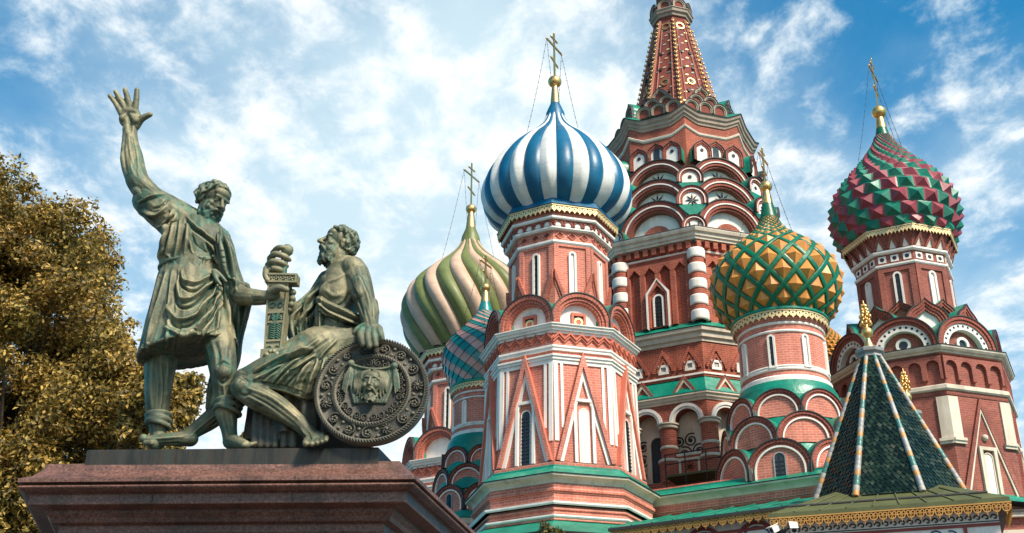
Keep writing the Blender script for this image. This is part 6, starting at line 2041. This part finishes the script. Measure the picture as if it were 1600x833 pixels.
    carve(o, [([(489, 545), (445, 556), (398, 580)], 3.4, V), ([(489, 551), (446, 564), (404, 588)], 2.8, -.03), ([(491, 556), (459, 576), (430, 602)], 3.4, V), ([(489, 560), (463, 584), (446, 604)], 2.6, -.03), ([(488, 562), (466, 592), (460, 612)], 3.2, V), ([(494, 566), (476, 595), (470, 614)], 2.6, -.03), ([(497, 566), (484, 595), (478, 616)], 3.2, V), ([(503, 566), (492, 596), (487, 620)], 2.6, -.032), ([(507, 562), (498, 596), (495, 624)], 3.2, V), ([(512, 560), (505, 596), (503, 622)], 2.4, -.03),
              ([(498, 530), (474, 548), (446, 560)], 3, .03), ([(512, 530), (490, 546), (470, 562)], 2.6, -.024), ([(525, 532), (505, 552), (492, 570)], 3, .03), ([(470, 556), (440, 580), (424, 598)], 2.8, .026), ([(455, 562), (425, 582), (410, 594)], 2.4, -.022), ([(436, 570), (408, 586), (392, 596)], 2.6, .024), ([(414, 576), (392, 588)], 2.2, -.02),
              ([(373, 589), (400, 601), (440, 608), (487, 626)], 2.0, .022), ([(376, 584), (402, 596), (440, 602), (486, 619)], 1.8, -.016)], .010, (9, 9, 5))
    s_ = Clay()
    s_.loft([(508, 494, 556, .1, .30, 0), (520, 493, 556, .1, .31, 0), (532, 488, 558, .1, .33, 0)], lambda th, f: 1 + .02 * sin(14 * th), 64)
    s_.sweep([pp(499, 468, -.12), pp(512, 481, -.22), pp(534, 491, -.22), pp(556, 499, -.12), pp(566, 504, .02)], [.05, .085, .085, .075, .05], 14, flat=((0, -1, .1), .55))
    s_.sweep([pp(505, 460, -.08), pp(500, 485, -.16), pp(500, 515, -.17)], [.035, .06, .05], 12, flat=((0, -1, .1), .6))
    o = s_.fuse('sash', M['bronze'], root, .0105, 1)
    carve(o, [([(497, 466), (513, 476), (536, 486), (564, 499)], 2.0, .024), ([(498, 471), (513, 482), (536, 492), (562, 504)], 1.8, -.024), ([(499, 475), (513, 487), (535, 497), (560, 507)], 2.0, .024), ([(500, 480), (513, 492), (530, 501)], 1.8, -.022), ([(502, 484), (512, 496), (526, 505)], 2.0, .02), ([(503, 464), (500, 490), (499, 515)], 2, .022), ([(507, 490), (504, 512)], 1.8, -.02),
              ([(496, 514), (524, 518), (552, 512)], 1.8, .016), ([(495, 522), (524, 526), (554, 520)], 2, -.016), ([(505, 524), (500, 534)], 2, .016), ([(520, 526), (517, 536)], 2, .016), ([(536, 524), (536, 534)], 2, .016)], .008, (9, 9, 5))
    d = Clay()
    fo = lambda th, f: 1 + .12 * sin(8 * th) + .06 * sin(15 * th + 2)
    d.loft([(442, 500, 520, .30, .12, 0), (458, 486, 512, .30, .17, 0), (480, 462, 506, .28, .20, 0), (500, 450, 500, .26, .20, 0), (525, 452, 496, .24, .19, 0), (548, 462, 492, .2, .15, 0)], fo)
    o = d.fuse('sleeve_drapery', M['bronze_green'], root, .0105, 1)
    carve(o, [([(498, 452), (470, 478), (456, 502), (464, 544)], 2.6, .034), ([(500, 456), (474, 482), (461, 506), (468, 545)], 2.2, -.034), ([(502, 460), (480, 486), (467, 510), (472, 546)], 2.6, .034), ([(503, 466), (484, 490), (473, 514), (477, 546)], 2.2, -.034), ([(503, 472), (488, 496), (479, 518), (482, 545)], 2.6, .034), ([(502, 480), (490, 505), (486, 540)], 2.2, -.03), ([(453, 500), (456, 525), (464, 546)], 2.2, .026)], .008, (9, 9, 3))
seated()

# ================= draped rock the seated man sits on
def seat():
    P0 = pp(455, 698, .3); root = tag(empty('draped_seat', (P0.x, P0.y, ZP)), 'dark bronze seat hung with cloth folds beneath the seated statue', 'seat'); bpy.context.view_layer.update()
    c = Clay(); fo = lambda th, f: 1 + (.05 + .05 * f) * sin(15 * th) + .04 * sin(26 * th + 1)
    c.loft([(585, 405, 560, .42, .45, 0), (620, 398, 566, .42, .50, 0), (660, 392, 570, .40, .52, 0), (697, 388, 575, .40, .54, 0)], fo, 140)
    for x in (398, 408, 419, 430, 444, 458):
        c.limb([(x + 3, 628, .0, 5), (x + 1, 660, -.06, 6), (x - 1, 696, -.08, 6)], 8)
    c.fuse('draped_block', M['bronze_dark'], root, .016, 2)
seat()

# ================= sword in its scabbard
def sword():
    A = pp(427.5, 561, -.22); B = pp(437, 446, -.22); root = tag(empty('statue_sword', A), 'upright bronze sword in a relief covered scabbard held between the two statues', 'sword'); bpy.context.view_layer.update()
    up = (B - A).normalized(); n = Vector((-.12, -1, 0)).normalized(); n = (n - up * n.dot(up)).normalized(); t = n.cross(up) * -1
    if t.x < 0: t = -t
    L = (B - A).length; fr = Fr(A, t=t, n=n, up=up); k = .0072; w0, w1 = 14 * k, 17.5 * k
    mb = MB()
    slab(mb, fr, [(-w0, 0), (w0, 0), (w1, L), (-w1, L)], -.09, .05)
    band(mb, fr, [(w0, 0), (w1, L), (-w1, L), (-w0, 0)], [(w0 - .022, .03), (w1 - .022, L - .03), (-w1 + .022, L - .03), (-w0 + .022, .03)], .04, .068, closed=True)
    for v in (.22, .47, .60): box(mb, fr, -w0 * 1.05, v * L - .012, w0 * 1.05, v * L + .012, .04, .066)
    for i in range(7):                                     # raised leaves
        v = L * (.25 + .03 * i)
        for sg in (-1, 1):
            tube(mb, [fr(0, v, .055), fr(sg * .035, v + .012, .062), fr(sg * .07, v - .015, .055)], [.011, .013, .005], 6)
    tube(mb, [fr(0, L * .23, .055), fr(0, L * .46, .055)], .011, 6)
    for sg in (-1, 1):
        for j, v in enumerate((.50, .53, .56)):
            tube(mb, [fr(0, v * L - .03, .055), fr(sg * .04, v * L + .02, .065), fr(sg * (.075 - .01 * j), v * L + .0, .055)], [.012, .014, .005], 6)
        pts = [fr(sg * (.045 + .028 * cos(q)), L * .12 + .028 * sin(q), .055) for q in [i * .55 for i in range(12)]]
        tube(mb, pts, .008, 5)
        pts = [fr(sg * (.045 + .028 * cos(q)), L * .70 + .028 * sin(q), .055) for q in [i * .55 for i in range(12)]]
        tube(mb, pts, .008, 5)
    box(mb, fr, -w0 - .035, -.07, w0 + .035, .10, -.11, .075)
    for sg in (-1, 1): ball(mb, fr(sg * .06, .02, .075), .038, 10); ball(mb, fr(sg * .02, .06, .075), .03, 10)
    rel(mb.build('scabbard', M['bronze']), root)
    mb = MB(); g0 = L + .0
    gf = Fr(fr(.03, g0, 0), t=(t * .99 + up * -.08).normalized(), n=n, up=up)
    box(mb, gf, -.185, 0, .195, .115, -.05, .075)
    band(mb, gf, rect(-.185, .0, .195, .115), rect(-.162, .022, .172, .093), .06, .092, closed=True)
    for u in (-.11, -.03, .05, .13):
        for q in range(5): ball(mb, gf(u + .028 * cos(q * 1.257), .062 + 0.028 * sin(q * 1.257), .075), .014, 6)
        ball(mb, gf(u, .058, .08), .015, 6)
    rel(mb.build('crossguard', M['bronze']), root)
    mb = MB(); tube(mb, [fr(.02, L + .12, -.02), fr(.03, L + .42, -.02)], .045, 10); ball(mb, fr(.05, L + .46, -.02), .075, 12)
    rel(mb.build('hilt', M['bronze_green']), root)
sword()

# ================= the round shield
def shield():
    c = pp(581, 611.5, -.36); root = tag(empty('statue_shield', c), 'large round dark bronze shield with scroll reliefs and a bearded face on a cloth', 'shield'); bpy.context.view_layer.update()
    up = Vector((.02, .10, 1)).normalized(); n = Vector((-.06, -1, .10)); n = (n - up * n.dot(up)).normalized(); t = up.cross(n) * 1
    if t.x < 0: t = -t
    fr = Fr(c, t=t, n=n, up=up); R = .635
    mb = MB()
    pr = [(0, -.06), (R * .97, -.10), (R, -.06), (R, .03), (R * .97, .05), (R * .93, .055), (R * .91, .01), (R * .70, .03), (R * .69, .05), (R * .62, .05), (R * .61, .02), (R * .3, .045), (0, .05)]
    N = 96; rows = [[fr(max(r, .001) * cos(2 * pi * j / N), max(r, .001) * sin(2 * pi * j / N), d) for j in range(N)] for r, d in pr]
    mb.grid(rows, close=True)
    o = mb.build('disc', M['bronze_dark']); rel(o, root)
    for (rad_, cnt, rr2) in ((R * .97, 120, .017), (R * .655, 84, .014)):        # twisted rope rims
        mb = MB()
        for i in range(cnt):
            a = 2 * pi * i / cnt; a2 = a + 2 * pi / cnt * 1.1
            tube(mb, [fr((rad_ - rr2) * cos(a), (rad_ - rr2) * sin(a), .045), fr(rad_ * cos((a + a2) / 2), rad_ * sin((a + a2) / 2), .045 + rr2), fr((rad_ + rr2) * cos(a2), (rad_ + rr2) * sin(a2), .045)], rr2 * .55, 6)
        rel(mb.build('rope_rim', M['bronze_dark']), root)
    mb = MB()
    def sp(cx_, cy_, r, st, hd, d, w):
        pts = []
        for i in range(22):
            f = i / 21; a = st + hd * f * 9.2; q = r * (1 - .80 * f)
            pts.append(fr(cx_ + q * cos(a), cy_ + q * sin(a), d))
        tube(mb, pts, [w * (1 - .4 * i / 21) for i in range(22)], 6)
    for i in range(15):
        a = 2 * pi * i / 15 + .1; q = R * .805
        x, y = q * cos(a), q * sin(a)
        if i % 4 == 0:
            for k in range(9):
                b_ = 2 * pi * k / 9; tube(mb, [fr(x + .02 * cos(b_), y + .02 * sin(b_), .045), fr(x + .05 * cos(b_ + .35), y + .05 * sin(b_ + .35), .055), fr(x + .066 * cos(b_ + .8), y + .066 * sin(b_ + .8), .03)], [.008, .012, .006], 5)
            ball(mb, fr(x, y, .05), .02, 8)
        else:
            sp(x, y, .070, a + pi, 1 if i % 2 else -1, .035, .013)
            for k in range(5): b_ = 2 * pi * k / 5; ball(mb, fr(x + .024 * cos(b_), y + .024 * sin(b_), .04), .014, 6)
            a2 = a + pi / 15
            for rr3 in (.745, .87): ball(mb, fr(R * rr3 * cos(a2), R * rr3 * sin(a2), .03), .019, 6, sq=(1.3, .6, 1))
    for i in range(22):
        a = 2 * pi * i / 22; q = R * .52
        sp(q * cos(a), q * sin(a), .042, a, 1 if i % 2 else -1, .04, .009); ball(mb, fr(R * .575 * cos(a + .14), R * .575 * sin(a + .14), .035), .012, 6)
    rel(mb.build('scroll_relief', M['bronze_dark']), root)
    # hanging cloth with the face
    t = t * 1.22; up = up * 1.22; n = n * 1.12; fr = Fr(c, t=t, n=n, up=up); fr = fr.moved(0, .03, 0)
    cl = Clay()
    for sg in (-1, 1):
        cl.ell(fr(sg * .20, .22 - .03 * (sg > 0), .075), (t * .034, n * .034, up * .034))
        for k in range(3):
            x = sg * (.205 + .018 * k)
            cl.sweep([fr(sg * .20, .20, .07), fr(x, .08, .075), fr(x + sg * .02, -.08 + .02 * k, .06)], [.012, .016, .009], 8)
    for k in range(12):
        u = -.19 + .38 * k / 11; v = .205 - .05 * sin(pi * k / 11)
        cl.sweep([fr(u, v, .055), fr(u * .95, 0, .05), fr(u * .72, -.16, .045)], [.02, .022, .02], 8)
    cl.sweep([fr(-.20, .21, .075), fr(-.07, .165, .085), fr(.07, .155, .085), fr(.20, .19, .075)], [.014, .016, .016, .014], 8)
    o = cl.fuse('cloth', M['bronze_green'], root, .009, 1)
    fc = Clay()
    def E(u, v, d, a, b_, e): fc.ell(fr(u, v, d), (t * a, n * b_, up * e))
    E(0, .01, .06, .088, .085, .135); E(0, .075, .10, .075, .04, .05)
    fc.sweep([fr(0, .055, .14), fr(0, -.03, .175)], [.012, .019], 8)
    for sg in (-1, 1):
        fc.sweep([fr(sg * .012, .05, .143), fr(sg * .04, .056, .14), fr(sg * .07, .04, .118)], [.010, .012, .009], 8)
        E(sg * .037, .028, .128, .018, .012, .009); E(sg * .048, -.02, .115, .026, .025, .03); E(sg * .016, -.036, .152, .013, .013, .010)
        fc.sweep([fr(0, -.052, .152), fr(sg * .03, -.062, .142), fr(sg * .055, -.10, .11)], [.011, .013, .008], 8)
        for k in range(6):
            x = sg * (.085 + .012 * k)
            fc.sweep([fr(sg * .02, .135, .10), fr(x * .95, .09 + .004 * k, .11 - .008 * k), fr(x, -.02, .09), fr(x + sg * .012 * (-1) ** k, -.12 + .012 * k, .07)], [.014, .015, .015, .008], 8)
    E(0, -.075, .14, .024, .014, .008)
    rnd = random.Random(3)
    for k in range(26):
        u = rnd.uniform(-.07, .07); v = rnd.uniform(-.16, -.085)
        fc.sweep([fr(u, v, .12 - abs(u) * .5), fr(u * .9 + rnd.uniform(-.015, .015), v - .03, .13 - abs(u) * .5)], [.014, .010], 8)
    fc.fuse('face_relief', M['bronze'], root, .0075, 1, .4)
shield()
# ------------------------------------------------------------------ trees
def leaf_mat(name, stops):
    m, t, b = newmat(name)
    g = nd(t, 'ShaderNodeNewGeometry')
    c = ramp(t, g.outputs['Random Per Island'], stops)
    big = ramp(t, noise_n(t, .8, 4, .6, g.outputs['Position']), [(.3, (.70, .78, .60)), (.7, (1.2, 1.1, 1.0))])
    c = mixc(t, 1.0, c, big, 'MULTIPLY')
    t.links.new(c, b.inputs['Base Color']); b.inputs['Roughness'].default_value = .55
    tr = nd(t, 'ShaderNodeBsdfTranslucent'); t.links.new(c, tr.inputs['Color'])
    mx = nd(t, 'ShaderNodeMixShader'); mx.inputs[0].default_value = .30
    t.links.new(b.outputs[0], mx.inputs[1]); t.links.new(tr.outputs[0], mx.inputs[2])
    t.links.new(mx.outputs[0], t.nodes['Material Output'].inputs['Surface'])
    return m
M['leaf_gold'] = leaf_mat('golden_autumn_leaves', [(0.0, (.055, .050, .014)), (.3, (.18, .130, .030)), (.65, (.39, .245, .052)), (1.0, (.66, .45, .125))])
M['leaf_green'] = leaf_mat('olive_green_leaves', [(0.0, (.035, .045, .012)), (.5, (.11, .10, .025)), (1.0, (.24, .18, .05))])
M['bark'] = paint('grey_brown_bark', (.085, .060, .042), .9, var=.4, sc=5, bumpy=.6)

def inside(poly, x, y):
    r = False; n = len(poly)
    for i in range(n):
        (x0, y0), (x1, y1) = poly[i], poly[i - 1]
        if (y0 > y) != (y1 > y) and x < (x1 - x0) * (y - y0) / (y1 - y0) + x0: r = not r
    return r
def tree(name, label, Y, poly, depth, nl, leaves, size, mat, trunk_x, trunk_r, seed, group):
    """lobes of leaves fill the crown's own outline at its own distance and depth; limbs run out to the lobes"""
    rnd = random.Random(seed)
    xs = [p[0] for p in poly]; ys = [p[1] for p in poly]
    base = at(trunk_x, 1000, Y); base.z = 0
    root = tag(empty(name, base), label, 'tree', group); bpy.context.view_layer.update()
    lobes = []
    tries = 0
    while len(lobes) < nl and tries < 20000:
        tries += 1
        x, y = rnd.uniform(min(xs), max(xs)), rnd.uniform(min(ys), max(ys))
        if not inside(poly, x, y): continue
        dy = rnd.uniform(-1, 1) * depth
        c = at(x, y, Y + dy); r = rnd.uniform(.42, .95) * size
        k = r * FPX / ((Y + dy) * .9 + c.z * .43)
        if not all(inside(poly, x + k * .62 * cos(a), y + k * .55 * sin(a)) for a in (0, 1.57, 3.14, 4.71)):
            if rnd.random() < .75: continue
            r *= .5
        lobes.append((c, r))
    tot = sum(r * r for c, r in lobes)
    mb = MB()
    for c, r in lobes:
        n = int(leaves * r * r / tot)
        ax = Vector((rnd.gauss(0, 1), rnd.gauss(0, 1), rnd.gauss(0, .5))).normalized()
        for i in range(n):
            d = Vector((rnd.gauss(0, 1), rnd.gauss(0, 1), rnd.gauss(0, 1))).normalized()
            q = rnd.random() ** .5
            tw = 1 + .55 * noise.noise(Vector((d.x * 2.1 + c.x, d.y * 2.1 + c.y, d.z * 2.1 + c.z)))
            p = c + Vector((d.x, d.y, d.z * .72)) * r * q * tw + Vector((0, 0, -.25 * r * q * q * (d.x * d.x + d.y * d.y)))
            nn = (d + Vector((rnd.gauss(0, .8), rnd.gauss(0, .8), rnd.gauss(.35, .8)))).normalized()
            a = nn.orthogonal().normalized(); a = (a + nn.cross(a) * rnd.uniform(-2, 2)).normalized(); b = nn.cross(a)
            l = rnd.uniform(.038, .075); w = l * rnd.uniform(.42, .62)
            mb.face([p - a * l, p - b * w + nn * l * .15, p + a * l, p + b * w + nn * l * .15])
    rel(mb.build('crown', mat, root), root)
    tb = MB(); top = max(lobes, key=lambda q: q[0].z)[0]
    mid = sum((c for c, r in lobes), Vector()) / len(lobes)
    fork = Vector((base.x * .6 + mid.x * .4, base.y * .6 + mid.y * .4, max(1.8, mid.z * .42)))
    tube(tb, [base + Vector((0, 0, -.1)), base.lerp(fork, .5) + Vector((.08, 0, 0)), fork, fork.lerp(mid, .6), mid.lerp(top, .7)], [trunk_r * 1.35, trunk_r, trunk_r * .85, trunk_r * .5, trunk_r * .16], 9)
    rel(tb.build('trunk', M['bark'], root), root)
    for c, r in rnd.sample(lobes, min(len(lobes), 60)):
        lb = MB(); s = fork.lerp(mid, rnd.uniform(0, .7))
        m_ = s.lerp(c, .5) + Vector((rnd.uniform(-.2, .2), rnd.uniform(-.2, .2), rnd.uniform(-.1, .35)))
        tube(lb, [s, m_, c], [trunk_r * .33, trunk_r * .2, trunk_r * .06], 6)
        for k in range(3):
            e = c + Vector((rnd.gauss(0, 1), rnd.gauss(0, 1), rnd.gauss(0, .8))).normalized() * r * .85
            tube(lb, [m_.lerp(c, .6), m_.lerp(e, .7), e], [trunk_r * .10, trunk_r * .06, trunk_r * .02], 5)
        rel(lb.build('limb', M['bark'], root), root)
    return root
G_ = 'trees beside the monument'
tree('autumn_tree', 'tall golden brown leafed tree filling the left edge behind the pedestal', 27, [(-190, 120), (-60, 225), (4, 244), (34, 262), (66, 296), (104, 306), (150, 318), (178, 350), (178, 385), (186, 402), (190, 425), (172, 442), (176, 462), (200, 478), (212, 512), (190, 540), (226, 560), (232, 610), (222, 660), (200, 720), (190, 830), (150, 950), (-190, 950)], 2.2, 390, 285000, .92, M['leaf_gold'], -30, .26, 4, G_)
tree('autumn_tree', 'smaller golden tree seen between the legs of the standing statue', 25, [(236, 560), (262, 570), (275, 583), (300, 580), (314, 600), (300, 625), (314, 640), (292, 662), (282, 690), (270, 730), (180, 740), (190, 600)], 1.0, 60, 36000, .55, M['leaf_gold'], 235, .12, 6, G_)
tree('autumn_tree', 'little golden tree top peeping out right of the standing statue foot', 25, [(386, 672), (395, 668), (404, 676), (412, 690), (410, 730), (378, 730), (380, 690)], .5, 16, 7000, .42, M['leaf_gold'], 395, .07, 8, G_)
tree('young_tree', 'dark leafy top of a young tree at the bottom edge in front of the cathedral', 34, [(838, 828), (850, 822), (862, 825), (876, 826), (884, 838), (888, 880), (830, 880), (832, 838)], .6, 22, 6000, .5, M['leaf_green'], 858, .08, 12, G_)
